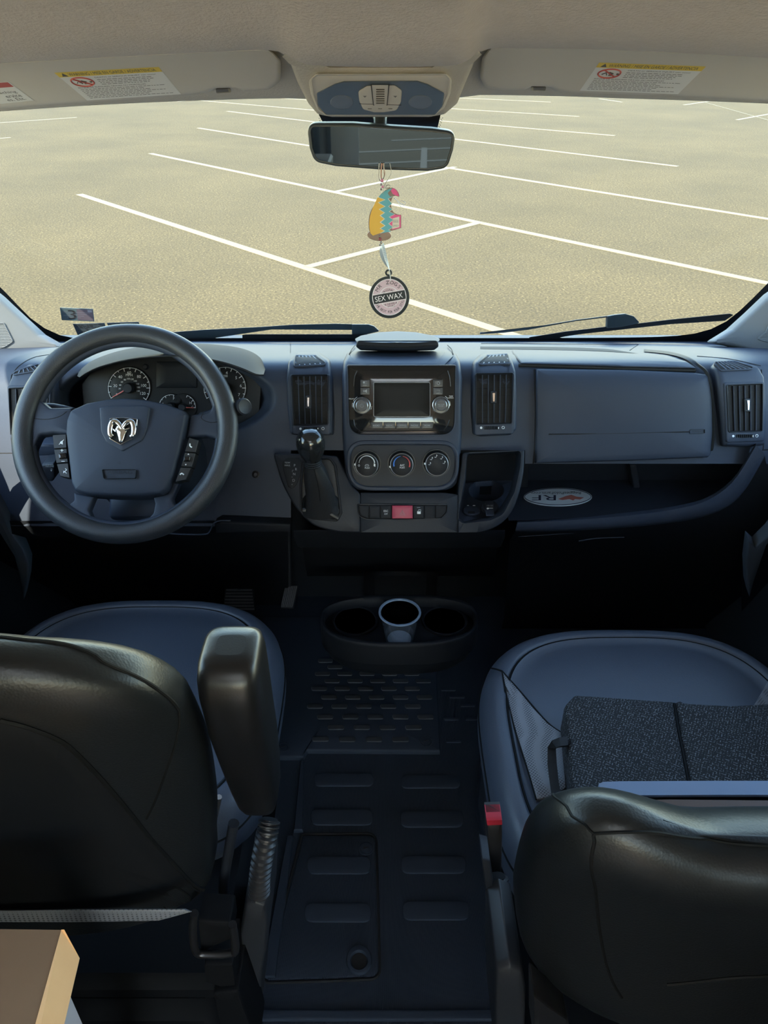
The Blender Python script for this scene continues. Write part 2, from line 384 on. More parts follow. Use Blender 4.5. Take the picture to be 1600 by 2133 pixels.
g = MB(); HW = 1.02
Vv = [b_ + RT * -HW, b_ + RT * HW, t_ + RT * HW * 0.9, t_ - RT * HW * 0.9]; Vv += [q - WN * 0.005 for q in Vv]
g.add(Vv, [(0, 1, 2, 3), (7, 6, 5, 4), (0, 4, 5, 1), (1, 5, 6, 2), (2, 6, 7, 3), (3, 7, 4, 0)])
g.build('window_1', WIN, kind='structure', smooth=0, label='clear raked windshield')
# black ceramic band round the glass
fr = MB()
inner = [(-160, 430), (-60, 538), (0, 596), (30, 627), (62, 660), (92, 682), (125, 697), (170, 704), (500, 703), (800, 703), (1080, 703), (1300, 702), (1400, 699), (1455, 692), (1500, 676), (1540, 647), (1600, 588), (1660, 528), (1740, 440)]
outer = [(-190, 470), (-90, 610), (-30, 680), (0, 705), (30, 720), (62, 733), (125, 738), (180, 738), (500, 738), (800, 738), (1080, 738), (1300, 738), (1400, 738), (1470, 738), (1540, 735), (1580, 715), (1620, 680), (1690, 600), (1770, 480)]
I_, O_ = even(inner, 60), even(outer, 60)
strip(fr, [[WSH.off(*p, 0.0015) for p in I_], [WSH.off(*p, 0.0015) for p in O_]])
fr.build('trim_1', FRIT, kind='structure', smooth=0, label='black ceramic border along the bottom and sides of the windshield')
# floor, walls, roof
XW = 0.93; YB = -2.6; WIN_Y0, WIN_Y1, WIN_Z0, WIN_Z1 = 0.60, 1.62, 0.84, 1.42
fl = MB(); box(fl, (0, (YB + 1.85) / 2, -0.02), (2 * XW, 1.85 - YB, 0.04)); FLOOR = fl.build('floor', RUB, kind='structure', smooth=0, label='black ribbed rubber cab floor')
WALLM = mat('side_wall', (0.50, 0.47, 0.43), 0.7); CREAM = mat('cabin_panel', (0.70, 0.67, 0.62), 0.6)
def wall(name, sx):
    w = MB()
    def q(y0, y1, z0, z1): box(w, (sx * (XW + 0.02), (y0 + y1) / 2, (z0 + z1) / 2), (0.04, y1 - y0, z1 - z0))
    if sx < 0: q(YB, 1.80, 0, WIN_Z0); q(YB, -2.2, WIN_Z0, WIN_Z1); q(-1.6, WIN_Y0, WIN_Z0, WIN_Z1); q(WIN_Y1, 1.68, WIN_Z0, 1.10); q(YB, 1.5, WIN_Z1, 1.95)
    else: q(YB, -2.2, WIN_Z0, WIN_Z1); q(YB, 1.80, 0, WIN_Z0); q(-1.2, WIN_Y0, WIN_Z0, WIN_Z1); q(WIN_Y1, 1.68, WIN_Z0, 1.10); q(YB, 1.5, WIN_Z1, 1.95)
    return w.build(name, WALLM, kind='structure', smooth=0, label=('left' if sx < 0 else 'right') + ' side wall and door of the van')
wall('wall_left', -1); wall('wall_right', 1)
for n_, sx in (('window_2', -1), ('window_3', 1)):
    w = MB(); box(w, (sx * (XW + 0.02), (WIN_Y0 + WIN_Y1) / 2, (WIN_Z0 + WIN_Z1) / 2), (0.005, WIN_Y1 - WIN_Y0 + .02, WIN_Z1 - WIN_Z0 + .02)); w.build(n_, WIN, kind='structure', smooth=0, label=('driver' if sx < 0 else 'passenger') + ' side door window')
w = MB(); box(w, (-XW - 0.02, -1.9, (WIN_Z0 + WIN_Z1) / 2), (0.005, 0.62, WIN_Z1 - WIN_Z0 + .02)); w.build('added_rear_window_left', WIN, kind='structure', smooth=0, label='unseen rear side window added to let light into the van')  # unseen window, added so sunlight enters and bounces forward
w = MB(); box(w, (0, -1.45, 0.006), (2 * XW, 2.2, 0.012)); w.build('trim_7', mat('bounce_floor_wood', (0.68, 0.56, 0.43), 0.5), kind='structure', smooth=0, label='pale wooden floor added in the rear of the van to bounce light')  # added pale floor that reflects light up to the headliner
wf = MB(); box(wf, (0, 1.80, 0.36), (2 * XW, 0.04, 0.72)); wf.build('wall_front', PLL, kind='structure', smooth=0, label='dark firewall behind the footwells')
DOORM = mat('door_trim', (0.030, 0.033, 0.038), 0.5)
for n_, sx in (('door_1', -1), ('door_2', 1)):
    w = MB(); box(w, (sx * 0.865, 0.62, 0.42), (0.13, 1.22, 0.80), 0.02); d_ = w.build(n_, DOORM, kind='structure', label='dark inner door panel on the ' + ('driver' if sx < 0 else 'passenger') + ' side')
    w = MB(); box(w, (sx * 0.79, 0.70, 0.62), (0.05, 0.40, 0.05), 0.015); w.build('door_armrest', DOORM, d_)
for n_, sx in (('trim_8', -1), ('trim_9', 1)):
    w = MB(); box(w, (sx * 0.905, 1.50, 0.34), (0.03, 0.56, 0.66), 0.01); w.build(n_, DOORM, kind='structure', label='dark footwell kick panel on the ' + ('driver' if sx < 0 else 'passenger') + ' side')
for n_, x0, x1 in (('trim_10', -0.91, -0.24), ('trim_11', 0.34, 0.91)):  # unseen pale blocks added to stop low light and bounce it upward
    w = MB(); box(w, ((x0 + x1) / 2, -0.75, 0.45), (x1 - x0, 0.9, 0.88), 0.01); w.build(n_, mat('light_block_pale', (0.55, 0.50, 0.44), 0.5), kind='structure', label='low pale light-shaping block added behind the cab on the ' + ('driver' if x0 < 0 else 'passenger') + ' side')
# rear of the van (seen in the mirror); the open gap is added for light
wbk = MB()
def qb(x0, x1, z0, z1): box(wbk, ((x0 + x1) / 2, YB, (z0 + z1) / 2), (x1 - x0, 0.04, z1 - z0))
qb(-XW, -0.16, 0, 1.95); qb(0.86, XW, 0, 1.95); qb(-0.16, 0.86, 1.75, 1.95); qb(-0.16, 0.86, 0.0, 0.42)
wbk.build('wall_back', CREAM, kind='structure', smooth=0, label='rear wall of the van with an open gap added to let in light')
w = MB(); box(w, (XW + 0.02, -1.7, (WIN_Z0 + WIN_Z1) / 2), (0.005, 1.02, WIN_Z1 - WIN_Z0 + .02)); w.build('added_rear_window_right', WIN, kind='structure', smooth=0, label='unseen rear side window added for light on the passenger side')  # unseen window, added to light the cabin from the side
cu = MB()
us = np.linspace(-0.90, -0.33, 60)
sheet(cu, us, [0.3, 0.9, 1.5], lambda x, z: (x, YB + 0.10 + 0.02 * math.sin(x * 75), z)); tag(cu.build('curtain', mat('curtain_cloth', (0.22, 0.23, 0.24), 0.9)), 'grey pleated curtain at the rear of the van', 'curtain')

VX, VY0, VY1 = 0.36, -1.45, -0.60
# ceiling: headliner with rolled front lip, opening up behind the camera
lipv = pchip([-260, 0, 150, 300, 450, 545, 580, 605, 640, 800, 950, 985, 1005, 1040, 1150, 1300, 1450, 1600, 1860], [146, 128, 120, 112, 105, 101, 104, 118, 133, 137, 134, 118, 102, 97, 98, 102, 109, 118, 134])
rows = [(0, 1.150), (2.5, 1.128), (7, 1.105), (15, 1.080), (26, 1.055), (42, 1.03), (70, 1.0), (110, 0.96), (160, 0.91), (230, 0.83), (330, 0.70)]
us = list(np.linspace(-260, 1860, 107))
ce = MB(); lines = [[at_y(u, lipv(u) + 3, 1.20) for u in us]] + [[at_y(u, lipv(u) - dv, y) for u in us] for dv, y in rows]
xs = np.linspace(-XW, XW, len(us))
for y, z in ((0.50, 1.80), (0.35, 1.88), (0.1, 1.90), (VY1, 1.90)): lines.append([np.array([x, y, z]) for x in xs])
lines = [[np.array([-0.95, L[0][1], L[0][2]])] + list(L) + [np.array([0.95, L[-1][1], L[-1][2]])] for L in lines]
strip(ce, lines)
for x0, x1, y0, y1 in ((-XW, XW, YB, VY0), (-XW, -VX, VY0, VY1), (VX, XW, VY0, VY1)): sheet(ce, [x0, x1], [y0, y1], lambda x, y: np.array([x, y, 1.90]))
ce.build('ceiling', FELT, kind='structure', smooth=60, label='beige felt headliner with a rolled front edge')
VX, VY0, VY1 = 0.36, -1.45, -0.60
rf = MB(); strip(rf, [[np.array([x, y, z]) for x in (-XW - .04, XW + .04)] for y, z in ((VY1, 1.97), (0.72, 1.97), (1.475, 1.375), (1.475, 1.36), (0.74, 1.94), (VY1, 1.94))])
for x0, x1, y0, y1 in ((-XW - .04, XW + .04, YB - .02, VY0), (-XW - .04, -VX, VY0, VY1), (VX, XW + .04, VY0, VY1)): box(rf, ((x0 + x1) / 2, (y0 + y1) / 2, 1.955), (x1 - x0, y1 - y0, 0.03))
rf.build('roof', mat('roof_paint', (0.5, 0.5, 0.5), 0.5), kind='structure', smooth=0, label='van roof panel above the headliner')
FROST = bpy.data.materials.new('top_light_diffuser'); FROST.use_nodes = True; nt = FROST.node_tree; nt.nodes.clear(); o_ = nt.nodes.new('ShaderNodeOutputMaterial'); tr_ = nt.nodes.new('ShaderNodeBsdfTranslucent'); tr_.inputs[0].default_value = (0.80, 0.80, 0.78, 1); nt.links.new(tr_.outputs[0], o_.inputs[0])
w = MB(); box(w, (0, (VY0 + VY1) / 2, 1.99), (2 * VX + .06, VY1 - VY0 + .06, 0.006)); w.build('added_roof_diffuser', FROST, kind='structure', smooth=0, label='unseen frosted roof opening added behind the cab for top light')  # added translucent panel that spreads sunlight down from above
# header panel between the headliner lip and the top of the glass
botv = pchip([-260, 0, 200, 400, 600, 640, 800, 960, 1000, 1150, 1300, 1450, 1600, 1860], [248, 232, 219, 210, 205, 206, 206, 203, 198, 200, 205, 210, 216, 230])
hd = MB(); lines = []
for f, y in ((-0.06, 1.14), (0.0, 1.15), (0.04, 1.26), (0.25, 1.31), (0.55, 1.355), (0.85, 1.40), (0.97, 1.425), (1.0, 1.44), (1.0, 1.50)):
    lines.append([at_y(u, lipv(u) + (botv(u) - lipv(u)) * f - (2 if y > 1.45 else 0), y) for u in us])
lines = [[np.array([-0.95, L[0][1], L[0][2]])] + list(L) + [np.array([0.95, L[-1][1], L[-1][2]])] for L in lines]
strip(hd, lines); hd.build('trim_2', mat('header_felt', (0.60, 0.57, 0.52), 0.9, spec=0.15, bump=(260, 0.3, 0.003)), kind='structure', smooth=60, label='beige header panel above the windshield behind the sun visors')

# A pillar trims
LP = Surf(lambda u, v: at_y(u, v, 1.72 - 0.0004 * max(0, 130 - u)), (0, -.93, .36))
RP = Surf(lambda u, v: at_y(u, v, 1.72 - 0.0004 * max(0, u - 1470)), (0, -.93, .36))
def pillar(name, poly, S, side, gpoly):
    m = MB(); pad(m, loop(poly, 4), S, h=0.012, bev=7, skirt=0.03, nr=2, step=14); o = m.build(name, PILLAR, kind='structure', label=f'pale grey windshield pillar trim on the {side}')
    g1 = MB(); frame(g1, loop(gpoly, 6), inset(loop(gpoly, 6), 4), S, h=0.016, bev=1.5, skirt=0.004, deep=0.006); g1.build('grille_rim', PILLAR, o)
    g2 = MB(); q = loop(gpoly, 6); lo, hi = q[:, 1].min(), q[:, 1].max()
    for v in np.arange(lo + 5, hi - 3, 3.2):
        xs = [p for i in range(len(q)) for p in [q[i] + (q[(i + 1) % len(q)] - q[i]) * ((v - q[i][1]) / (q[(i + 1) % len(q)][1] - q[i][1] + 1e-9))] if min(q[i][1], q[(i + 1) % len(q)][1]) <= v < max(q[i][1], q[(i + 1) % len(q)][1])]
        if len(xs) >= 2:
            a, b = min(x[0] for x in xs) + 3, max(x[0] for x in xs) - 3
            if b > a: tube(g2, [S.off(a, v, 0.0125), S.off(b, v, 0.0125)], 0.0011, 6)
    g2.build('grille_bars', PILLAR, o, kind='stuff')
pillar('trim_3', [(-130, 530), (-60, 572), (-4, 616), (38, 655), (84, 697), (130, 723), (80, 734), (30, 750), (0, 762), (-80, 800), (-160, 800)], LP, 'driver side', [(-40, 672), (16, 672), (36, 712), (18, 724), (-40, 742)])
pillar('trim_4', [(1730, 530), (1660, 572), (1604, 612), (1564, 650), (1524, 686), (1480, 713), (1530, 722), (1575, 734), (1600, 745), (1680, 780), (1760, 790)], RP, 'passenger side', [(1650, 640), (1601, 664), (1588, 690), (1574, 702), (1572, 708), (1600, 717), (1650, 735)])
for nm, u, sx in (('trim_12', -150, -1), ('trim_13', 1750, 1)):      # the pillars go on up to the header
    lo_, hi_ = at_y(u, 560, 1.72), np.array([sx * 0.90, 1.45, 1.37]); lo_ = np.array([sx * 0.93, lo_[1] + 0.06, lo_[2] - 0.22]); w = MB()
    tube(w, [lo_, (lo_ + hi_) / 2 + np.array([sx * 0.01, 0, 0]), hi_], [0.055, 0.050, 0.050], 10); w.build(nm, PILLAR, kind='structure', label='upper windshield pillar on the ' + ('driver' if sx < 0 else 'passenger') + ' side')
# pale door-sill slivers low at both edges
SLV = mat('sill_trim', (0.07, 0.09, 0.12), 0.55)
for nm, poly, y, sd in (('trim_5', [(-60, 950), (4, 1062), (22, 1100), (50, 1140), (62, 1170), (60, 1205), (51, 1246), (43, 1200), (30, 1150), (-10, 1090), (-60, 1010)], 1.30, 'driver'), ('trim_6', [(1640, 1050), (1600, 1108), (1572, 1135), (1558, 1122), (1552, 1170), (1554, 1215), (1560, 1240), (1570, 1205), (1600, 1118), (1640, 1080)], 1.28, 'passenger')):
    m = MB(); S_ = Surf(lambda u, v, y=y: at_y(u, v, y + 0.0006 * (v - 1150))); P_ = loop(poly)
    pad(m, P_, S_, h=0.006, bev=2, skirt=0.02, step=12, ctr=(52, 1185) if sd == 'driver' else (1560, 1170)); m.build(nm, SLV, kind='structure', label=f'pale grey curved door sill trim in the {sd} footwell')

# ================================================================== outside: wipers
WO = Surf(lambda u, v: WSH(u, v) - WN * 0.035 * (1))
WOUT = Surf(lambda u, v: at_y(u, v, WSH(u, v)[1] + 0.05), (0, -.93, .36))
WIPM = mat('wiper_plastic', (0.06, 0.075, 0.085), 0.45); RUBB = mat('wiper_rubber', (0.012, 0.013, 0.015), 0.6)
def wiper(label, arm, blade, clip, loc):
    t = thing('windshield_wiper', label, 'wiper', WOUT(*loc), 'windshield wipers')
    m = MB(); pad(m, loop(arm, 1), WOUT, h=0.006, bev=0.8, skirt=0.004, step=14); m.build('arm', WIPM, t)
    m = MB(); pad(m, loop(blade, 1), WOUT, h=0.004, bev=1, skirt=0.012, step=14); m.build('blade', RUBB, t)
    m = MB(); pad(m, loop(clip, 3), WOUT, h=0.012, bev=2, skirt=0.004, step=8); m.build('clip', WIPM, t)
wiper('black windshield wiper low behind the steering wheel and dash clip', [(356, 692), (420, 687), (555, 680), (610, 676), (700, 674), (735, 675), (790, 690), (735, 680), (700, 677.5), (610, 680), (560, 687), (520, 693), (440, 705), (380, 706)],
      [(505, 697), (525, 696), (800, 696), (800, 706), (505, 706)], [(733, 675), (768, 675), (780, 679), (792, 690), (760, 697), (733, 697)], (600, 690))
wiper('black windshield wiper with blade rising toward the passenger pillar', [(1000, 692), (1048, 689), (1100, 683), (1200, 666), (1263, 658), (1266, 661), (1200, 669), (1100, 687), (1050, 693), (1000, 696)],
      [(1098, 703), (1180, 690), (1265, 680), (1300, 677), (1400, 665), (1460, 659), (1520, 653), (1528, 656), (1510, 668), (1400, 675), (1300, 686), (1200, 697), (1160, 704)], [(1263, 658), (1280, 655), (1300, 653), (1318, 658), (1332, 673), (1290, 682), (1262, 684)], (1250, 680))
# ================================================================== DASHBOARD
YD0 = pchip([698, 706, 712, 718, 726, 734, 742, 750, 758, 768, 782, 800, 840, 880, 965, 1010, 1065, 1105, 1140], [1.99, 1.95, 1.90, 1.80, 1.64, 1.53, 1.46, 1.425, 1.405, 1.392, 1.380, 1.368, 1.352, 1.338, 1.306, 1.290, 1.268, 1.255, 1.250])
def KU(u): return 0.10 * sstep(640, 960, abs(u - 800)) * 0.35
YD = lambda u, v: YD0(v) + KU(u)
SD = Surf(lambda u, v: at_y(u, v, YD(u, v)), (0, -.905, .425))
DASH = thing('dashboard', 'dark slate molded dashboard spanning the full width under the windshield', 'dashboard', (0, 1.45, 0.60))
def binn(u, v):   # hollow round the instruments
    e = ((u - 345) / 215) ** 2 + ((v - 830) / 82) ** 2
    return 0.13 * (1 - sstep(0.55, 1.15, e))
def body_pt(u, v):
    if v > 728: return at_y(u, v, YD(u, v) + binn(u, v) * sstep(728, 762, v))
    return SD(u, v)
m = MB(); vs = [698, 704, 708, 712, 716, 720, 725, 730, 735, 740, 745, 750, 756, 762, 770, 778, 786, 795, 805, 815] + list(range(825, 1100, 12)) + [1096]
vs = vs[:9] + list(np.arange(736, 925, 4)) + list(range(932, 1092, 12)) + [1096]; sheet(m, list(np.arange(-150, 100, 10)) + list(np.arange(100, 605, 5)) + [606], vs, body_pt); m.build('body', PL, DASH, smooth=60)
m = MB(); vs = [698, 704, 708, 712, 716, 720, 725, 730, 735, 740, 745, 750, 756, 762, 770, 780, 795] + list(range(810, 965, 15)) + [966]
sheet(m, list(np.arange(604, 1092, 12)) + [1094], vs[:-3] + [938], SD); m.build('body', PL, DASH, smooth=60)
m = MB(); sheet(m, list(np.arange(1094, 1750, 12)) + [1755], vs, SD); m.build('body', PL, DASH, smooth=60)
# black core behind every gap
m = MB(); box(m, (0.0, 1.66, 0.62), (1.80, 0.22, 0.26), 0.02); m.build('core', BLK, DASH)

# --- driver knee panel, screw, tray
m = MB(); SK = Surf(lambda u, v: at_y(u, v, 1.262 + 0.0006 * (v - 1000)))
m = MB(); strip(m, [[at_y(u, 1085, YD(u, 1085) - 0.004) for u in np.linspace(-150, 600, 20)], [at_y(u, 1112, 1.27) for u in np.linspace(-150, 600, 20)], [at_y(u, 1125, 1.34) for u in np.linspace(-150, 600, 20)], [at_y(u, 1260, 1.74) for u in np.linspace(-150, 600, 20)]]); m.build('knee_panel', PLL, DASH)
m = MB(); pad(m, loop([(448, 1090), (460, 1084, 6), (606, 1089), (606, 1106), (450, 1108)]), Surf(lambda u, v: at_y(u, v, 1.245)), h=0.006, bev=3, skirt=0.02); m.build('knee_ledge', PLL, DASH)
m = MB(); tube(m, [at_y(u, v, 1.243) for u, v in catmull([(340, 1110), (380, 1113), (425, 1113), (436, 1108), (444, 1092), (455, 1085), (480, 1084)], 6)], 0.0016, 6); m.build('tray_edge', PL, DASH)
m = MB(); knob(m, 533, 988, 6, SD, [(1.3, 0.0), (1.3, 0.003), (0.9, 0.004), (0.6, 0.002), (0, 0.002)], 16); m.build('screw', DARKM, DASH)
# left end seam lines
m = MB(); line_on(m, [(24, 782), (20, 830), (22, 900), (30, 960)], SD, 0.0012, 0.0); m.build('seam', BLK, DASH); m = MB(); line_on(m, [(-100, 944), (30, 944)], SD, 0.001, 0); m.build('seam', BLK, DASH)
m = MB(); line_on(m, [(24, 782), (40, 762), (70, 745), (110, 738), (135, 735)], SD, 0.001, 0); m.build('seam', BLK, DASH)

# --- instrument hood
out = [(160, 783), (166, 770), (190, 752), (240, 733), (300, 721), (360, 717), (420, 716), (480, 721), (520, 731), (544, 747), (553, 768)]
lip = [(166, 786), (182, 776), (210, 764), (262, 751), (320, 744), (380, 743), (430, 749), (470, 758), (505, 770), (532, 781), (549, 781)]
O_, I_ = even(out, 50), even(lip, 50); m = MB()
def hy(k): return 1.40 + 0.0 * k
lines = [[at_y(p[0], p[1] + 2, 1.50) for p in O_], [at_y(*p, 1.43) for p in O_]]
for f, y in ((0.12, 1.375), (0.35, 1.325), (0.7, 1.285), (0.92, 1.262), (1.0, 1.262)): lines.append([at_y(*(a + (b - a) * f), y) for a, b in zip(O_, I_)])
lines.append([at_y(p[0], p[1] + 1.5, 1.30) for p in I_]); lines.append([at_y(p[0], p[1] + 0.0, 1.43) for p in I_])
strip(m, lines); m.build('instrument_hood', mat('hood_plastic', (0.026, 0.030, 0.036), 0.65, spec=0.12, bump=(900, 0.1, 0.001)), DASH, smooth=50)

# --- instrument cluster (a unit of its own)
SCL = tilt_plane(350, 808, 1.405, 20)
CL = thing('instrument_cluster', 'black instrument cluster with speedometer and tachometer under the dash hood', 'gauge cluster', SCL(350, 860))
m = MB(); pad(m, loop([(170, 800), (200, 762), (300, 738), (400, 738), (500, 765), (545, 790), (540, 860, 20), (480, 905), (220, 905), (175, 860, 20)]), SCL, h=0.0, bev=2, skirt=0.03, bh=0.001); m.build('face', mat('cluster_face', (0.010, 0.012, 0.015), 0.5, spec=0.25), CL)
def gauge(name, u, v, rx, ry, nums, ticks, needle, small=None, extra=()):
    d = MB(); pad(d, ell(u, v, rx + 3, ry + 3, 48), SCL, h=0.002, bev=1, skirt=0.002); d = d.build(name, mat('dial_black', (0.006, 0.007, 0.009), 0.5, spec=0.25), CL)
    k = MB(); t0, t1, n = ticks
    for i, t in enumerate(np.linspace(t0, t1, n)):
        c, s = math.cos(math.radians(t)), math.sin(math.radians(t)); r0 = 0.84 if i % 2 == 0 else 0.92
        tube(k, [SCL.off(u + rx * r0 * c, v + ry * r0 * s, 0.0035), SCL.off(u + rx * 1.02 * c, v + ry * 1.02 * s, 0.0035)], 0.0008, 4)
    tube(k, [SCL.off(*p, 0.0035) for p in arc(u, v, rx, ry, t0, t1, 50)], 0.0006, 4)
    for s, t, rr, h in nums: text(k, s, u + rx * rr * math.cos(math.radians(t)), v + ry * rr * math.sin(math.radians(t)), h, SCL, lift=0.003)
    for s, x, y, h in extra: text(k, s, u + x, v + y, h, SCL, lift=0.003)
    k.build('markings', mat('gauge_print', (0.62, 0.64, 0.66), 0.6), d)
    h_ = MB(); knob(h_, u, v, 11 if rx > 30 else 8, SCL, [(1, 0.0), (1, 0.010), (0.8, 0.014), (0, 0.014)], 20); h_.build('hub', PL2, d)
    nd = MB(); c, s = math.cos(math.radians(needle)), math.sin(math.radians(needle))
    tube(nd, [SCL.off(u + 8 * c, v + 8 * s, 0.008), SCL.off(u + rx * 0.9 * c, v + ry * 0.9 * s, 0.006)], [0.0012, 0.0007], 6); nd.build('needle', mat('needle_red', (0.62, 0.12, 0.10), 0.5), d)
gauge('speedometer', 270, 808, 43, 42, [('0', 152, .68, 5), ('20', 190, .68, 6), ('40', 232, .70, 6), ('60', 270, .76, 6), ('80', 310, .74, 6), ('100', 350, .72, 6), ('120', 22, .72, 6)] + [(str(20 * (i + 1)), 176 + i * 22.5, .46, 3.4) for i in range(10)], (150, 395, 15), 150, extra=[('MPH', 0, -27, 5)])
gauge('tachometer', 469, 808, 43, 43, [('0', 165, .72, 5), ('1', 195, .75, 5), ('2', 225, .75, 5), ('3', 250, .74, 5), ('4', 277, .74, 6), ('5', 318, .74, 6), ('6', 352, .78, 6), ('7', 25, .76, 6)], (150, 395, 15), 163, extra=[('x1000', -3, -25, 5)])
gauge('fuel_gauge', 357, 846, 24, 24, [('F', 290, .72, 5), ('E', 195, .72, 5)], (195, 285, 5), 120)
gauge('temperature_gauge', 382, 848, 26, 26, [('H', 330, .7, 5), ('C', 358, .75, 4)], (290, 362, 5), 2)
m = MB(); pad(m, loop([(326, 753, 2), (410, 753, 2), (410, 808, 2), (326, 808, 2)]), SCL, h=0.003, bev=1, skirt=0.002); m.build('display', mat('dead_lcd', (0.010, 0.013, 0.018), 0.5, spec=0.2), CL)
m = MB(); knob(m, 304, 764, 5, SCL, [(1.3, 0), (1.3, 0.002), (1, 0.003), (0.8, 0.006), (0, 0.006)], 16); m.build('trip_button', PL2, CL)

# --- centre stack column
m = MB(); pad(m, loop([(713, 790), (716, 752), (724, 735, 8), (745, 728, 8), (925, 728, 8), (948, 735, 8), (957, 752), (962, 790), (961, 905), (958, 950), (952, 1021, 60), (722, 1021, 60), (717, 950), (714, 905)], seg=10), SD, h=0.030, bev=10, skirt=0.03, nr=4, step=9, bh=0.022); m.build('center_stack', PL, DASH, smooth=50)
STK = Surf(lambda u, v: SD.off(u, v, 0.030))
m = MB(); line_on(m, [(729, 741), (735, 730), (741, 722)], STK, 0.001, 0.001); m.build('seam', BLK, DASH); m = MB(); line_on(m, [(941, 741), (938, 731), (930, 722)], STK, 0.001, 0.001); m.build('seam', BLK, DASH)
STKP = tilt_plane(836, 832, SD.off(836, 832, 0.030)[1], 22)
# head unit
HU = thing('head_unit', 'glossy black car radio with a blank touchscreen in the center stack', 'car radio', STKP(836, 905))
bez = loop([(725, 762, 2), (948, 762, 2), (946, 905, 30), (728, 905, 30)], seg=10)
m = MB(); pad(m, bez, STKP, h=0.004, bev=1.5, skirt=0.02); m.build('bezel', GLOSS, HU)
m = MB(); frame(m, inset(bez, -2.2), inset(bez, 0.6), STKP, h=0.0052, bev=0.8, skirt=0.01, deep=0.002); m.build('surround', PL, HU)
for L_ in ([(744, 772), (739, 785), (737, 805)], [(932, 772), (936, 785), (938, 805)], [(737, 874), (740, 888), (750, 896), (760, 898), (910, 897), (925, 894), (932, 885), (936, 874)]):
    m = MB(); line_on(m, L_, STKP, 0.0007, 0.0045); m.build('ridge', DARKM, HU)
m = MB(); pad(m, loop([(779, 797, 3), (895, 797, 3), (895, 867, 3), (779, 867, 3)]), STKP, h=0.0055, bev=1, skirt=0.002, bh=0.001); sc = m.build('touchscreen', SCREEN, HU)
m = MB(); q = loop([(779, 797, 3), (895, 797, 3), (895, 867, 3), (779, 867, 3)]); frame(m, inset(q, -1.2), inset(q, 0.3), STKP, h=0.0062, bev=0.3, skirt=0.002, deep=0.002); m.build('screen_rim', mat('rim_grey', (0.20, 0.21, 0.22), 0.3), sc)
for u, v, ring in ((754.5, 844, 0), (917.5, 843, 1)):
    m = MB(); knob(m, u, v, 17.5, STKP, [(1, 0.004), (1, 0.013), (0.96, 0.0145), (0.70, 0.0150), (0.66, 0.0172), (0.60, 0.0180), (0, 0.0180)], 40); kb = m.build('volume_knob' if not ring else 'tuning_knob', mat('knob_black', (0.016, 0.017, 0.019), 0.3), HU)
    for rr, hh in ((0.97, 0.0142), (0.67, 0.0168)):
        r_ = MB(); tube(r_, [STKP.off(u + 17.5 * rr * math.cos(t), v + 17.5 * rr * math.sin(t), hh) for t in np.linspace(0, 2 * math.pi, 40, endpoint=False)], 0.0006, 6, True); r_.build('chrome_ring', SILVER, kb)
    t_ = MB()
    if not ring:
        tube(t_, [STKP.off(*p, 0.0183) for p in arc(u, v, 3.6, 3.6, -60, 240, 16)], 0.0003, 4); tube(t_, [STKP.off(u, v - 5, 0.0183), STKP.off(u, v, 0.0183)], 0.0003, 4)
    else: text(t_, 'BROWSE', u, v - 1.5, 2.4, STKP, lift=0.0184); text(t_, 'ENTER', u, v + 2, 2.4, STKP, lift=0.0184)
    t_.build('lettering', GRY, kb)
for poly, nm in (([(751, 791), (770, 791), (770, 806), (751, 806)], 'screen_button'), ([(751, 807), (770, 807), (770, 822), (751, 822)], 'mute_button'), ([(902, 790), (922, 790), (922, 806), (902, 806)], 'settings_button'), ([(902, 807), (922, 807), (922, 822), (902, 822)], 'back_button')):
    m = MB(); pad(m, loop(poly, 1), STKP, h=0.0052, bev=0.8, skirt=0.001, bh=0.0008); bt = m.build(nm, mat('button_black', (0.018, 0.020, 0.023), 0.35), HU); i_ = MB(); u, v = np.mean(poly, 0)
    if nm == 'screen_button':
        pad(i_, ell(u - 2, v - 2, 2.2, 2, 12), STKP, h=0.0056, bev=0.1, skirt=0); tube(i_, [STKP.off(*p, 0.0055) for p in [(u - 4, v - 4), (u + 4, v - 4), (u + 4, v), (u - 4, v)]], 0.0003, 4, True); text(i_, 'SCREEN', u, v + 4, 1.6, STKP, lift=0.0055)
    elif nm == 'mute_button': text(i_, '\u00d7', u - 2, v, 4, STKP, lift=0.0055); pad(i_, loop([(u, v - 1), (u + 4, v - 4), (u + 4, v + 4), (u, v + 1)]), STKP, h=0.0056, bev=0.1, skirt=0)
    elif nm == 'settings_button': tube(i_, [STKP.off(*p, 0.0055) for p in arc(u + 1, v, 2.8, 2.6, 0, 350, 16)], 0.0005, 4, True)
    else: tube(i_, [STKP.off(*p, 0.0055) for p in [(u - 3, v - 2), (u + 4, v - 2), (u + 4, v + 2), (u - 1, v + 2)]], 0.0004, 4); text(i_, 'BACK', u, v + 5, 1.6, STKP, lift=0.0055)
    i_.build('icon', GRY, bt)
xs_ = [770, 798, 824, 850, 876, 904]
for i, s in enumerate(('RADIO', 'MEDIA', 'COMPASS', 'PHONE', 'MORE')):
    a, b = xs_[i], xs_[i + 1]; m = MB(); pad(m, loop([(a + 0.4 + (0), 879), (b - 0.4, 879), (b - 0.4 - (3 if i == 4 else 0), 892), (a + 0.4 + (4 if i == 0 else 0), 892)], 0.8), STKP, h=0.0052, bev=0.7, skirt=0.001, bh=0.0008); bt = m.build('menu_button', MATS['button_black'], HU)
    i_ = MB(); text(i_, s, (a + b) / 2, 886, 3.2, STKP, lift=0.0056); i_.build('lettering', GRY, bt)
m = MB(); text(m, 'VOLUME', 732, 830.5, 2.4, STKP, lift=0.0046); text(m, 'TUNE', 939, 825, 2.2, STKP, lift=0.0046); text(m, 'SCROLL', 939.5, 828.5, 2.2, STKP, lift=0.0046)
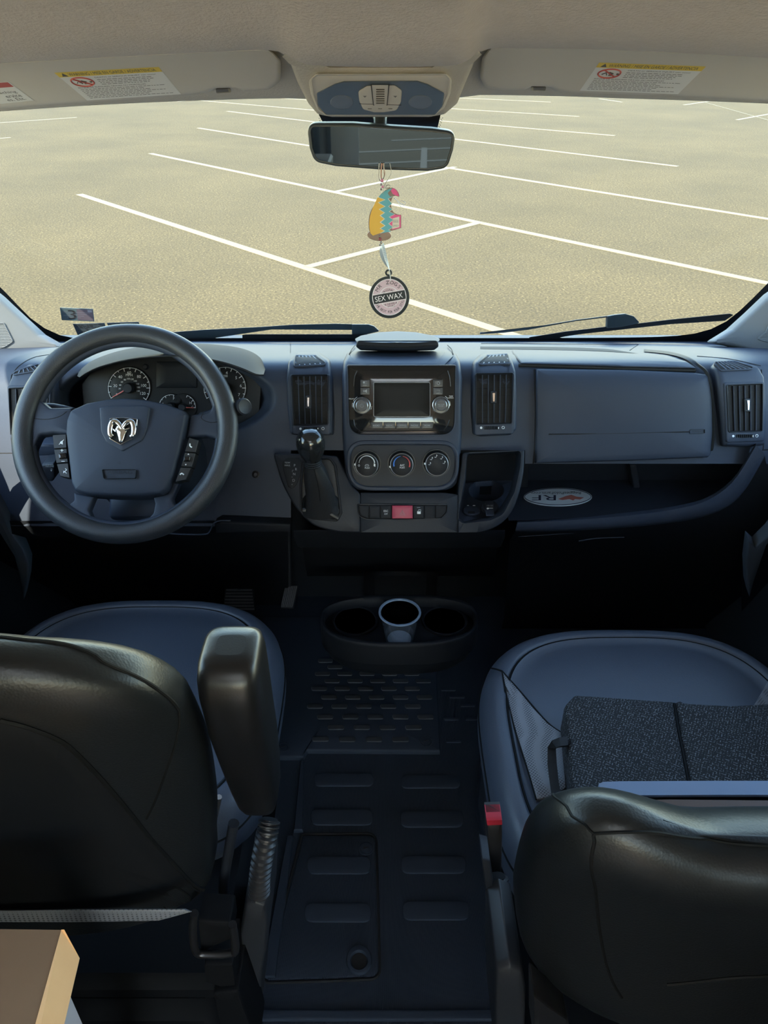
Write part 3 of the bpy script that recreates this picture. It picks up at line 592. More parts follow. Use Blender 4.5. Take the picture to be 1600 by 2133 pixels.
for L_ in (arc(754.5, 844, 20, 20, 205, 240, 8), arc(754.5, 844, 20, 20, 168, 195, 8), arc(917.5, 843, 20, 20, -62, -40, 6), arc(917.5, 843, 20, 20, -22, 5, 6), arc(754.5, 844, 20, 20, 5, 25, 6)): tube(m, [STKP.off(*p, 0.0046) for p in L_], 0.0005, 4)
m.build('lettering', WHT, HU)

# climate panel
SH = Surf(lambda u, v: SD.off(u, v, 0.018))
HV = thing('climate_panel', 'dark climate control panel with three round dials under the radio', 'climate control', SH(836, 1010))
hl = loop([(727, 921, 34), (949, 921, 34), (947, 1014, 52), (730, 1014, 52)], seg=12)
m = MB(); frame(m, inset(hl, -5), inset(hl, 4), Surf(lambda u, v: SD.off(u, v, 0.030)), h=0.0035, bev=3, skirt=0.004, deep=0.020, step=8); m.build('surround', PL, HV)
m = MB(); frame(m, hl, inset(hl, 8), Surf(lambda u, v: SD.off(u, v, 0.030)), h=0.0015, bev=2, skirt=0.001, deep=0.004, step=8); m.build('recess_wall', BLK, HV)
m = MB(); pad(m, inset(hl, 4), Surf(lambda u, v: SD.off(u, v, 0.0315)), h=0.0005, bev=2, skirt=0.004, nr=2, step=10); m.build('plate', PL2, HV)
SHP = tilt_plane(837, 966, SD.off(837, 966, 0.032)[1], 20)
for i, (u, v) in enumerate(((764.5, 966), (836.5, 965.5), (909, 964.5))):
    m = MB(); knob(m, u, v, 29, SHP, [(1, -0.002), (1, 0.0015), (0.93, 0.0015), (0.86, 0.0005)], 40); m.build('dial_well', mat('well_black', (0.010, 0.011, 0.012), 0.4), HV)
    m = MB(); knob(m, u, v, 24, SHP, [(1, 0.0), (0.98, 0.014), (0.94, 0.017), (0.88, 0.0178), (0, 0.0178)], 48); kb = m.build('dial', mat('dial_plastic', (0.014, 0.015, 0.018), 0.5, spec=0.2), HV)
    SI = Surf(lambda a, b: SHP.off(a, b, 0.0182)); r_ = MB(); tube(r_, [SHP.off(u + 23 * math.cos(t), v + 23 * math.sin(t), 0.0163) for t in np.linspace(0, 2 * math.pi, 48, endpoint=False)], 0.0009, 8, True); r_.build('chrome_ring', SILVER, kb)
    cy = v - 3.5                                  # the cap stands proud, so its print sits a little higher in the line of sight
    i_ = MB()
    if i == 0:
        tube(i_, [SI(*p) for p in arc(u, cy, 16, 16, 185, 355, 24)], list(np.linspace(0.0003, 0.0011, 24)), 4); tube(i_, [SI(*p) for p in arc(u - 16, cy + 4, 1.6, 1.8, 0, 330, 10)], 0.0003, 4, True)
        text(i_, 'PUSH', u + 1, cy + 9, 3, SI, lift=0.0002); tube(i_, [SI(*p) for p in [(u - 4, cy + 5), (u - 2, cy + 2), (u + 3, cy + 2), (u + 5, cy + 5)]], 0.0004, 4, True)
        for k in range(3): pad(i_, ell(u + 16, cy + 3 + k * 2 - 2, 2.2, 0.9, 10, 0.5), SI, h=0.0003, bev=0.1, skirt=0)
    elif i == 1: text(i_, 'A/C', u + 1, cy + 4, 4.2, SI, lift=0.0002); text(i_, 'PUSH', u + 1, cy + 9, 3, SI, lift=0.0002)
    else:
        for t in (178, 222, 262, 310, 352):
            x, y = u + 15 * math.cos(math.radians(t)), cy + 2 + 15 * math.sin(math.radians(t))
            tube(i_, [SI(*p) for p in [(x - 3, y + 1), (x, y + 2), (x + 1, y - 1), (x + 3, y - 2)]], 0.0004, 4); pad(i_, ell(x + 1.5, y - 3, 0.9, 0.9, 8), SI, h=0.0003, bev=0.1, skirt=0)
    i_.build('icon', WHT, kb)
    if i == 1:
        i_ = MB(); tube(i_, [SI(*p) for p in arc(u, cy + 2, 16.5, 16.5, 165, 262, 16)], list(np.linspace(0.0014, 0.0004, 16)), 4); i_.build('cold_scale', BLUEP, kb)
        i_ = MB(); tube(i_, [SI(*p) for p in arc(u, cy + 2, 16.5, 16.5, 278, 380, 16)], list(np.linspace(0.0004, 0.0014, 16)), 4); i_.build('hot_scale', REDP, kb)
    i_ = MB(); a = math.radians((190, 165, 180)[i]); knob(i_, u + 24.5 * math.cos(a), v - 2 - 24 * math.sin(a) * -1 if i == 1 else v - 1 + 0 * a, 2.0, SHP, [(1, 0.010), (1, 0.0168), (0, 0.0172)], 10); i_.build('pointer', WHT, kb)

# --- lower console bulge (gear panel, switch row, cup recess)
YC = pchip([935, 960, 1000, 1050, 1085, 1105, 1120], [1.300, 1.288, 1.268, 1.244, 1.230, 1.222, 1.220])
SCN = Surf(lambda u, v: at_y(u, v, YC(v)))
cpoly = [(570, 944, 6), (704, 948, 8), (722, 985, 20), (750, 1018, 20), (785, 1030, 10), (895, 1030, 10), (925, 1018, 20), (950, 985, 20), (966, 942, 8), (1092, 938, 6), (1090, 985), (1079, 1035), (1062, 1075, 20), (1035, 1099, 20), (1000, 1107, 10), (700, 1108, 10), (655, 1098, 24), (620, 1066, 24), (592, 1015)]
m = MB(); Lc = dens(loop(cpoly), 8)
cen = np.array([835, 1062.0])
def cring(f): return cen + (Lc - cen) * np.array([f, f])
# shoulders of the bulge: left gear plate, right tray rim and the bridge carrying the switches
gear = [(660, 946), (703, 950, 8), (716, 975), (732, 1010, 12), (752, 1030), (752, 1108)] + [tuple(p) for p in catmull([(735, 1108), (700, 1106), (655, 1094), (621, 1063), (592, 1015), (578, 975), (571, 950)], 4)] + [(572, 944, 3)]
m = MB(); pad(m, loop(gear), SCN, h=0.006, bev=4, skirt=0.06, nr=2, step=10, ctr=(672, 1030)); m.build('gear_console', PL2, DASH, smooth=45)
m = MB(); pad(m, loop([(751, 1026), (925, 1026), (955, 1030), (955, 1108), (751, 1108)], 2), SCN, h=0.006, bev=2, skirt=0.06, nr=1, step=14); m.build('switch_bridge', PL2, DASH, smooth=45)
rim_o = loop([(962, 943, 6), (1092, 937, 3)] + [tuple(p) for p in catmull([(1092, 945), (1090, 985), (1079, 1035), (1061, 1072), (1035, 1096), (1000, 1107), (970, 1108)], 4)] + [(953, 1108), (953, 1030)]); rim_i = loop([(973, 946, 10), (1083, 941, 10), (1080, 975), (1068, 1025, 12), (1045, 1068, 22), (1020, 1080, 14), (965, 1088, 12), (954, 1078, 10), (962, 1040, 10), (970, 1000)])
m = MB(); frame(m, rim_o, rim_i, SCN, h=0.008, bev=3, skirt=0.05, deep=0.04, step=8); m.build('tray_rim', PL2, DASH, smooth=45)
ZT = 0.615; ST = Surf(lambda u, v: at_z(u, v, ZT)); hole = ell(1013, 1023, 36, 22, 40)
m = MB(); frame(m, loop([(950, 1008), (1085, 1000), (1075, 1040), (1050, 1075), (1020, 1090), (955, 1095)]), hole, ST, h=0.002, bev=1.2, skirt=0.01, deep=0.05, step=8); m.build('tray_floor', PL, DASH)
m = MB(); pad(m, inset(hole, -2), Surf(lambda u, v: at_z(u, v, ZT) + np.array([0, 0, -0.05])), h=0.0, bev=1, skirt=0.0, bh=0.0001); m.build('cup_well', BLK, DASH)
m = MB(); strip(m, [[at_y(u, v, 1.40) for u in np.linspace(945, 1100, 8)] for v in (925, 1030)]); m.build('tray_back', PLL, DASH)
cap = MB(); ctr = at_z(982, 1068, ZT); lathe(cap, ctr, (0, 0, 1), [(0.0165, 0.0), (0.0165, 0.005), (0.0150, 0.0065), (0, 0.0065)], 32); us_ = cap.build('usb_socket', PL, DASH)
SU = Surf(lambda u, v: at_z(u, v, ZT + 0.0068)); i_ = MB(); pad(i_, loop([(975, 1065), (989, 1065), (989, 1070), (975, 1070)]), SU, h=0.0004, bev=0.2, skirt=0); i_.build('port', BLK, us_)
i_ = MB(); tube(i_, [at_z(u, 1053, ZT + 0.003) for u in (973, 977)], 0.0007, 5); tube(i_, [at_z(u, 1053, ZT + 0.003) for u in (985, 990)], 0.0007, 5); i_.build('usb_mark', WHT, us_)
cap = MB(); ctr = at_z(1020, 1063, ZT); lathe(cap, ctr, (0, -0.25, 1), [(0.0155, 0.0), (0.0165, 0.004), (0.0165, 0.011), (0.0150, 0.0125), (0, 0.0125)], 32); pw = cap.build('power_socket_cap', PL, DASH)
SPW = Surf(lambda u, v: at_z(u, v, ZT + 0.0165)); i_ = MB(); pad(i_, loop([(1010, 1045), (1027, 1045), (1030, 1073), (1013, 1073)], 1), SPW, h=0.0008, bev=0.8, skirt=0.002); i_.build('cap_tab', PL, pw)
i_ = MB(); text(i_, '12V DC', 1021, 1055, 3.2, SPW, wpx=13, lift=0.0018); pad(i_, ell(1016, 1060, 2.4, 1.6, 10), SPW, h=0.0016, bev=0.1, skirt=0); tube(i_, [SPW.off(1016, 1060, 0.0016), SPW.off(1027, 1060, 0.0016)], 0.0005, 4); i_.build('lettering', WHT, pw)
# gear indicator
SG = Surf(lambda u, v: SCN.off(u, v, 0.006))
ip = loop([(588, 962, 8), (600, 954, 6), (624, 954, 6), (632, 962, 5), (628, 985), (619, 1010, 5), (609, 1019, 4), (601, 1014, 4), (594, 990)])
m = MB(); pad(m, ip, SG, h=0.002, bev=1, skirt=0.001, bh=0.001); gp = m.build('gear_indicator', PLL, DASH)
m = MB(); pad(m, loop([(593, 960, 2), (607, 960, 2), (607, 975, 2), (594, 975, 2)]), SG, h=0.0035, bev=1, skirt=0.001, bh=0.001); m.build('tow_button', PLL, gp)
m = MB()
for s, u, v, h in (('TOW', 600, 964.5, 3.2), ('HAUL', 600, 970, 3.2)): text(m, s, u, v, h, SG, lift=0.0037)
for s, u, v, h in (('P', 615, 970, 5), ('R', 618, 978, 5), ('N', 614, 988, 5), ('D', 613, 1001, 5.4), ('+', 609.5, 1009.5, 2.6)): text(m, s, u, v, h, SG, lift=0.0024)
for L_ in ([(613, 980), (610, 980), (610, 984)], [(608.5, 994), (611, 994)]): tube(m, [SG.off(*p, 0.0024) for p in L_], 0.0003, 4)
m.build('lettering', GRY, gp)
# switch row
bx = [748, 769, 792, 816, 860, 883, 906, 929]; names = ['blank_switch', 'blank_switch', 'stability_switch', 'hazard_switch', 'lock_switch', 'blank_switch', 'blank_switch']
sr = loop([(746, 1051, 3), (931, 1051, 3), (929, 1066, 6), (918, 1078, 6), (850, 1080), (765, 1080, 6), (751, 1074, 8), (747, 1064, 6)])
m = MB(); frame(m, inset(sr, -2.5), inset(sr, 0.5), SG, h=0.0028, bev=1.2, skirt=0.001, deep=0.002, step=8); m.build('switch_frame', PL2, DASH)
m = MB(); pad(m, sr, SG, h=0.0006, bev=0.5, skirt=0.0, bh=0.0003); m.build('switch_backing', BLK, DASH)
for i, nm in enumerate(names):
    a, b = bx[i] + 0.7, bx[i + 1] - 0.7; bot = 1078.5; poly = [(a, 1052), (b, 1052), (b, bot), (a, bot)]
    if i == 0: poly = [(a, 1052), (b, 1052), (b, 1078), (763, 1077.5, 5), (752, 1072, 6), (748.5, 1062)]
    if i == 6: poly = [(a, 1052), (b, 1052), (927.5, 1066, 4), (917, 1076.5, 5), (a, 1078)]
    m = MB(); pad(m, loop(poly, 0.8), SG, h=0.004 if i != 3 else 0.006, bev=1, skirt=0.001, bh=0.0015)
    sw = m.build(nm, PLL if i != 3 else mat('hazard_red', (0.34, 0.022, 0.060), 0.45), DASH, label='crimson hazard switch' if i == 3 else None); i_ = MB(); S2 = Surf(lambda u, v: SG.off(u, v, 0.0045 if i != 3 else 0.0064))
    if i == 2: text(i_, 'ESC', 804, 1063, 4, S2, wpx=9); text(i_, 'OFF', 804, 1069, 3, S2, wpx=7)
    elif i == 3:
        for k in (5.6, 3.0): tube(i_, [S2(838 + k * x, 1067 + k * y) for x, y in ((0, -1.05), (1, 0.75), (-1, 0.75))], 0.0005, 4, True)
    elif i == 4:
        tube(i_, [S2(*p) for p in ((869, 1064), (872, 1060.5), (876, 1060.5), (876, 1064))], 0.0005, 4, True); pad(i_, loop([(868.5, 1064), (876, 1064), (876, 1069), (868.5, 1069)]), S2, h=0.0003, bev=0.2, skirt=0); tube(i_, [S2(868, 1056), S2(875, 1056)], 0.0003, 4)
    if i_.v: i_.build('icon', WHT if i != 3 else mat('pale_pink_print', (0.6, 0.4, 0.42), 0.6), sw)
# skirt under the bulge
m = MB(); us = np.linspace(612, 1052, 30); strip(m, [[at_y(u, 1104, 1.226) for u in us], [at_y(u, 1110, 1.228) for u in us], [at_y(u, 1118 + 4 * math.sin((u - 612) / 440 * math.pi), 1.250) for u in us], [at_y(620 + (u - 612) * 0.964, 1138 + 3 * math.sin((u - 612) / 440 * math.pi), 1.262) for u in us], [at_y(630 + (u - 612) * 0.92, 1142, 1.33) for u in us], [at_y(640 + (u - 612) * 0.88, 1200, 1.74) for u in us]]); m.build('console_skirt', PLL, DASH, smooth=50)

# --- vents
def vent(label, pod, face, grille, demist, knob_px, wheel, slots, lean=0):
    p = np.mean(grille, 0); t = thing('air_vent', label, 'air vent', SD(p[0], max(q[1] for q in pod)), 'dashboard air vents')
    m = MB(); pad(m, loop(pod, 10), SD, h=0.022, bev=7, skirt=0.02, nr=3, step=9, bh=0.018); m.build('pod', PL, t, smooth=50)
    SP = Surf(lambda u, v: SD.off(u, v, 0.022)); gl = loop(grille, 2)
    fl_ = loop(face, 5); m = MB(); frame(m, fl_, inset(gl, -1), SP, h=0.003, bev=2, skirt=0.003, deep=0.002, step=10); m.build('face_plate', PL, t)
    m = MB(); frame(m, inset(gl, -3), gl, SP, h=0.0055, bev=1.2, skirt=0.001, deep=0.003, step=10); m.build('rim', PL2, t)
    m = MB(); pad(m, inset(gl, -0.5), SP, h=0.0008, bev=0.3, skirt=0.002, bh=0.0004, nr=1, step=10); m.build('opening', BLK, t)
    g = np.array(grille, float)
    for k in range(1, 6):
        f = k / 6; a = g[0] * (1 - f) + g[1] * f + np.array([0, 1]); b = g[3] * (1 - f) + g[2] * f - np.array([0, 1])
        pts = [a + (b - a) * q for q in np.linspace(0, 1, 6)]; m = MB(); V = []
        for q in pts: V += [SP.off(q[0] - 0.7, q[1], 0.0012), SP.off(q[0] - 0.7, q[1], 0.0042), SP.off(q[0] + 0.7, q[1], 0.0048), SP.off(q[0] + 0.7, q[1], 0.0012)]
        m.add(V, rings_faces(4, 6)); m.build('slat', PL, t)
    m = MB()
    for f in np.linspace(0.12, 0.88, 6):
        a = g[0] * (1 - f) + g[3] * f; b = g[1] * (1 - f) + g[2] * f; tube(m, [SP.off(*a, 0.0009), SP.off(*b, 0.0009)], 0.0004, 4)
    m.build('cross_vanes', PLL, t, kind='stuff')
    if knob_px:
        u0, v0, u1, v1 = knob_px; m = MB(); pad(m, loop([(u0 - 2, v0 - 3), (u1 + 2, v0 - 3), (u1 + 2, v1 + 3), (u0 - 2, v1 + 3)], 2), SP, h=0.006, bev=1.5, skirt=0.003); kb = m.build('tab', PL2, t)
        m = MB(); pad(m, loop([(u0 + 1, v0), (u1 - 1, v0), (u1 - 2, v1), (u0 + 2, v1)], 2), SP, h=0.009, bev=1.5, skirt=0.002); m.build('chrome_insert', CHROME, kb)
    if wheel:
        u0, v0, u1, v1 = wheel; m = MB(); n = 9
        for k in range(n):
            a = u0 + (u1 - u0) * k / n; b = u0 + (u1 - u0) * (k + 1) / n; pad(m, loop([(a + .3, v0), (b - .3, v0), (b - .3, v1), (a + .3, v1)], .5), SP, h=0.0045 + 0.002 * math.sin(math.pi * (k + .5) / n), bev=0.8, skirt=0.002)
        w_ = m.build('thumb_wheel', PLL, t); m = MB(); tube(m, [SP.off(u1 - 3, v0 + 1.5, 0.0068), SP.off(u1 - 3, v1 - 1.5, 0.0068)], 0.0008, 5); m.build('mark', WHT, w_)
        m = MB(); vc = (v0 + v1) / 2; pad(m, ell(u0 - 6, vc, 2.6, 2.6, 14), SP, h=0.0034, bev=0.2, skirt=0); tube(m, [SP.off(*p, 0.0034) for p in arc(u1 + 7, vc - 0.5, 2.6, 2.6, 0, 340, 14)], 0.0006, 4, True); m.build('markings', WHT, t)
    d = np.array(demist, float); DS = SP
    m = MB(); frame(m, inset(loop(demist, 3), -3), loop(demist, 2), DS, h=0.002, bev=1, skirt=0.003, deep=0.001, step=8); dm = m.build('demister', PL, t)
    m = MB(); pad(m, inset(loop(demist, 2), -0.5), DS, h=0.0006, bev=0.2, skirt=0, bh=0.0002); m.build('slots', BLK, dm)
    m = MB()
    for k in range(1, slots):
        f = k / slots; a = d[0] * (1 - f) + d[1] * f; b = d[3] * (1 - f) + d[2] * f
        V = []
        for q in (a, b): V += [DS.off(q[0] - 1.1, q[1], 0.0004), DS.off(q[0] - 1.1, q[1], 0.0018), DS.off(q[0] + 1.1, q[1], 0.0018), DS.off(q[0] + 1.1, q[1], 0.0004)]
        m.add(V, rings_faces(4, 2))
    m.build('demister_bars', mat('skylit_vent_bar', (0.075, 0.095, 0.135), 0.5), dm, kind='stuff')  # lighter and bluer than the dash plastic; skylight is put into the colour
    return t
vent('tall dash air vent left of the radio above the gear lever', [(598, 790), (602, 752, 14), (622, 734, 14), (664, 733, 16), (688, 750, 14), (694, 790), (697, 860), (696, 906, 6), (640, 908), (606, 905, 8), (600, 850)], [(606, 782), (690, 781), (690, 905), (613, 904)], [(612, 786), (684, 785), (684, 882), (616, 884)], [(619, 744), (660, 744), (681, 760), (616, 764)], (641, 827, 650, 848), (635, 889, 668, 896), 6)
vent('tall dash air vent right of the radio above the cup tray', [(981, 790), (984, 755, 14), (1000, 738, 14), (1040, 733, 16), (1063, 745, 14), (1073, 775), (1075, 830), (1074, 895, 10), (1062, 906, 6), (1000, 909), (984, 904, 6), (980, 850)], [(986, 780), (1068, 779), (1066, 903), (986, 906)], [(989, 783), (1063, 782), (1060, 880), (990, 882)], [(1012, 744), (1053, 741), (1058, 758), (993, 760)], (1019, 818, 1029, 838), (1005, 887, 1037, 894), 6)
vent('dash air vent at the far right beside the passenger door', [(1484, 790), (1478, 766, 10), (1490, 754, 10), (1540, 755, 12), (1572, 764, 12), (1584, 785), (1590, 850), (1586, 928, 8), (1540, 931), (1500, 929, 8), (1492, 860)], [(1496, 798), (1580, 796), (1579, 918), (1502, 921)], [(1503, 805), (1573, 802), (1572, 896), (1507, 898)], [(1478, 757), (1518, 756), (1562, 769), (1492, 772)], (1538, 833, 1547, 855), (1521, 904, 1556, 911), 7)
vent('dash air vent at the far left half hidden behind the steering wheel', [(26, 800), (36, 776, 10), (66, 760, 10), (110, 757, 10), (122, 775, 10), (124, 830), (120, 905, 8), (80, 918), (40, 918, 8), (30, 880)], [(28, 804), (118, 803), (114, 912), (34, 914)], [(34, 811), (111, 808), (108, 900), (38, 904)], [(46, 776), (90, 762), (104, 770), (40, 781)], None, (60, 905, 92, 912), 6)

# --- passenger side: glove box door, upper lid, airbag mark
SGL = Surf(lambda u, v: SD.off(u, v, 0.012))
m = MB(); pad(m, loop([(1115, 768, 3), (1300, 770), (1440, 776), (1474, 781, 10), (1481, 830), (1482, 900), (1478, 945, 10), (1472, 953, 6), (1300, 960), (1113, 965, 4), (1115, 880)]), SD, h=0.012, bev=4, skirt=0.004, nr=7, step=14, dome=0.004); gd = m.build('glove_box_door', PL, DASH, smooth=50)
m = MB(); line_on(m, [(1140, 904), (1290, 902), (1430, 899)], SD, 0.0012, 0.0145); m.build('groove', BLK, gd)
m = MB(); q = loop([(1431, 895, 1), (1462, 894, 1), (1462, 902, 1), (1431, 903, 1)]); frame(m, inset(q, -0.6), inset(q, 0.6), SD, h=0.0150, bev=0.4, skirt=0.002, deep=0.001); text(m, 'AIRBAG', 1447, 898.5, 4, SD, wpx=24, lift=0.0150); m.build('airbag_mark', PL2, gd)
m = MB(); line_on(m, [(1113, 770), (1114, 800), (1116, 860), (1114, 930), (1111, 966)], SD, 0.0016, 0.001); m.build('seam', BLK, DASH)
m = MB(); pad(m, loop([(1062, 728, 6), (1180, 731), (1300, 735), (1380, 741), (1425, 752, 10), (1452, 769, 3), (1300, 766), (1180, 762), (1084, 759, 4)]), SD, h=0.012, bev=3, skirt=0.004, nr=4, step=12, ctr=(1240, 748)); m.build('upper_glove_lid', PL, DASH, smooth=50)
m = MB(); line_on(m, [(1080, 761), (1180, 764), (1300, 768), (1448, 772)], SD, 0.0034, 0.002); m.build('lid_gap', BLK, DASH)
m = MB(); strip(m, [[SD.off(*p, 0.004) for p in even([(1000, 722), (1150, 723), (1260, 727), (1310, 734)], 20)], [SD.off(*p, 0.004) for p in even([(1000, 727), (1150, 729), (1260, 732), (1330, 737)], 20)]]); m.build('lid_recess', BLK, DASH)
m = MB(); a = even([(1338, 728), (1390, 733), (1430, 744), (1455, 760), (1474, 780), (1483, 830), (1485, 900), (1482, 935)], 40); b = even([(1338, 733), (1385, 738), (1420, 747), (1447, 763), (1466, 782), (1475, 830), (1478, 900), (1474, 940)], 40)
strip(m, [[SD.off(*p, 0.010) for p in a], [SD.off(*p, 0.0155) for p in (a + b) / 2], [SD.off(*p, 0.010) for p in b]]); m.build('channel', PLL, DASH, smooth=60)
m = MB(); line_on(m, [(1002, 716), (1150, 717), (1330, 718), (1312, 730)], SD, 0.0012, 0.001, k=0); line_on(m, [(1452, 742), (1520, 748), (1585, 762)], SD, 0.0009, 0.0); line_on(m, [(1586, 770), (1594, 850), (1590, 937)], SD, 0.0012, 0.0); line_on(m, [(1588, 937), (1700, 935)], SD, 0.0012, 0.0); m.build('seam', BLK, DASH)
# document clip on the dash top
DC = Surf(lambda u, v: at_y(u, v, 1.46), (0, -.93, .36))
m = MB(); pad(m, loop([(744, 708, 8), (760, 708), (895, 708), (912, 708, 8), (914, 722, 6), (905, 729, 6), (828, 732), (750, 729, 6), (741, 722, 6)]), DC, h=0.01, bev=3, skirt=0.06, step=8); cl_ = m.build('clip_base', PL2, DASH)
m = MB(); line_on(m, [(745, 719), (828, 723), (911, 719)], DC, 0.0012, 0.0102); m.build('clip_groove', BLK, cl_)
DL = Surf(lambda u, v: at_y(u, v, 1.445 + max(0, 714 - v) * 0.006), (0, -.93, .36))
m = MB(); pad(m, loop([(739, 706, 3), (752, 699, 10), (790, 692), (828, 690), (866, 692), (902, 699, 10), (917, 706, 3), (914, 712, 3), (870, 714), (828, 715), (786, 714), (742, 712, 3)]), DL, h=0.010, bev=2.5, skirt=0.004, nr=3, dome=0.004, step=8); m.build('clip_lid', mat('clip_plastic', (0.040, 0.052, 0.072), 0.55, spec=0.25), DASH, smooth=60)

# --- open shelf under the glove box
m = MB(); XS = np.linspace(1078, 1575, 40)
lipU = pchip([1060, 1100, 1200, 1300, 1400, 1460, 1500, 1530, 1550, 1575], [1086, 1085, 1080, 1072, 1059, 1045, 1024, 997, 968, 925])
lipL = pchip([1060, 1100, 1200, 1300, 1400, 1460, 1500, 1530, 1550, 1600], [1104, 1104, 1101, 1095, 1085, 1074, 1060, 1042, 1020, 935])
U_ = [(u, lipU(u)) for u in XS]; Lw = [(1074 + (u - 1078) * 1.045, lipL(1074 + (u - 1078) * 1.045)) for u in XS]
yl = lambda u: 1.268 + 0.03 * sstep(1450, 1590, u)
lines = [[at_y(p[0], p[1] - 4, yl(p[0]) + 0.03) for p in U_], [at_y(*p, yl(p[0]) + 0.008) for p in U_], [at_y(p[0], p[1] + 3, yl(p[0])) for p in U_]] + [[at_y(a[0] + (b[0] - a[0]) * f, a[1] + (b[1] - a[1]) * f, yl(a[0]) - 0.002) for a, b in zip(U_, Lw)] for f in (0.5, 1.0)]
lines += [[at_y(p[0], p[1] + 4, yl(p[0]) + 0.02) for p in Lw]]
strip(m, lines); m.build('shelf_lip', PL, DASH, smooth=50)
ZS = 0.600; SS = Surf(lambda u, v: at_z(u, v, ZS))
m = MB(); x0, x1 = at_y(1085, 1085, 1.27)[0], 0.88; fr_ = [at_z(u, lipU(u) - 1.5, ZS) for u in np.linspace(1060, 1530, 30)]; fr_ = [np.array([p[0], min(p[1], 1.44), ZS]) for p in fr_]; strip(m, [fr_, [np.array([p[0], 1.45, ZS]) for p in fr_]]); m.build('shelf_floor', PL2, DASH)
m = MB(); sheet(m, np.linspace(x0 - 0.03, x1, 12), np.linspace(ZS - 0.01, 0.76, 4), lambda x, z: (x, 1.43 - 0.02 * (z - ZS) / .15, z)); m.build('shelf_back', PL2, DASH)
m = MB(); pad(m, loop([(1310, 965), (1325, 965), (1338, 1045), (1322, 1045)]), Surf(lambda u, v: at_y(u, v, 1.405)), h=0.006, bev=3, skirt=0.03); m.build('shelf_rib', PL2, DASH)
# lower panels beneath the shelf and the door-side end
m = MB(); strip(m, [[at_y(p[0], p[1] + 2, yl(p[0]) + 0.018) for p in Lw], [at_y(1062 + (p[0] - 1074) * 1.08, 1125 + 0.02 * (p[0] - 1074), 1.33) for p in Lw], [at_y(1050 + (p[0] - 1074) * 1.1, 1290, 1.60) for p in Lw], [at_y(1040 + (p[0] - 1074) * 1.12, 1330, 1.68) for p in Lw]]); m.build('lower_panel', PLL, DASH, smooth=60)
m = MB(); line_on(m, [(1080, 1118), (1200, 1110), (1330, 1100)], Surf(lambda u, v: at_y(u, v, 1.30)), 0.0008, 0); m.build('seam', PL, DASH)
m = MB(); tube(m, [at_y(u, v, 1.315) for u, v in ((1206, 1127), (1240, 1121), (1300, 1119))], 0.0016, 6); m.build('panel_pull', PL, DASH)
m = MB(); strip(m, [[at_y(u, v, y) for u in np.linspace(1545, 1760, 10)] for v, y in ((936, 1.336), (1000, 1.325), (1100, 1.33), (1200, 1.40), (1330, 1.55))]); m.build('end_panel', PL2, DASH, smooth=60)
# ================================================================== STEERING WHEEL
WE = math.radians(40); WC = at_y(261, 900, 1.18); WNn = np.array([0, -math.cos(WE), math.sin(WE)]); WU = np.array([0, math.sin(WE), math.cos(WE)])
SW = plane_surf(WC, WNn); WR = 0.1755
WH = thing('steering_wheel', 'black four-spoke steering wheel with a chrome badge on its hub', 'steering wheel', WC - WNn * 0.06)
m = MB(); V = []; n = 96; sg = 20
for i in range(n):
    t = 2 * math.pi * i / n; rad = RT * math.cos(t) + WU * math.sin(t)
    a, b = 0.0165 + 0.0012 * abs(math.cos(t)), 0.0150
    for k in range(sg):
        w = 2 * math.pi * k / sg; V.append(WC + rad * (WR + a * math.cos(w)) + WNn * (b * math.sin(w)))
m.add(V, [(i * sg + k, i * sg + (k + 1) % sg, ((i + 1) % n) * sg + (k + 1) % sg, ((i + 1) % n) * sg + k) for i in range(n) for k in range(sg)]); m.build('rim', RIM, WH)
SWB = Surf(lambda u, v: SW(u, v) - WNn * 0.006)
m = MB()
m2 = MB(); pad(m2, loop([(56, 880), (60, 838, 10), (76, 800, 10), (86, 834, 14), (104, 849, 10), (152, 848), (152, 906), (112, 903, 10), (84, 906, 12), (72, 932, 14), (66, 985), (55, 970), (52, 930)]), SWB, h=0.008, bev=6, skirt=0.012, step=8, ctr=(74, 872)); m2.build('spoke', PL, WH, smooth=50)
m2 = MB(); pad(m2, loop([(468, 880), (462, 838, 10), (448, 806, 10), (446, 836, 14), (436, 858, 10), (396, 864), (388, 912), (430, 908, 8), (450, 914, 12), (459, 934, 12), (461, 965), (470, 950), (472, 915)]), SWB, h=0.008, bev=6, skirt=0.012, step=8, ctr=(450, 884)); m2.build('spoke', PL, WH, smooth=50)
bl = even([(92, 1010), (104, 1034), (122, 1050), (142, 1052), (154, 1042), (158, 1030)], 20); 
lowL = [(152, 1026), (196, 1034), (192, 1042), (184, 1062, 6), (193, 1084, 12), (222, 1093, 10), (262, 1094), (262, 1116), (180, 1098), (120, 1064), (88, 1024), (84, 1004), (97, 1022, 10), (118, 1046, 12), (140, 1052, 10), (153, 1042, 6)]
lowR = [(348, 1028), (318, 1036), (322, 1048), (318, 1068, 8), (302, 1086, 14), (262, 1094), (262, 1116), (345, 1098), (405, 1062), (442, 1010), (440, 996), (420, 1026, 12), (396, 1048, 12), (376, 1056, 10), (362, 1052, 10), (358, 1038, 8), (372, 1006), (360, 1004)]
m2 = MB(); pad(m2, loop(lowL), SWB, h=0.004, bev=4, skirt=0.012, step=7, ctr=(168, 1068)); m2.build('spoke', PL, WH, smooth=50)
m2 = MB(); pad(m2, loop(lowR), SWB, h=0.004, bev=4, skirt=0.012, step=7, ctr=(344, 1072)); m2.build('spoke', PL, WH, smooth=50)
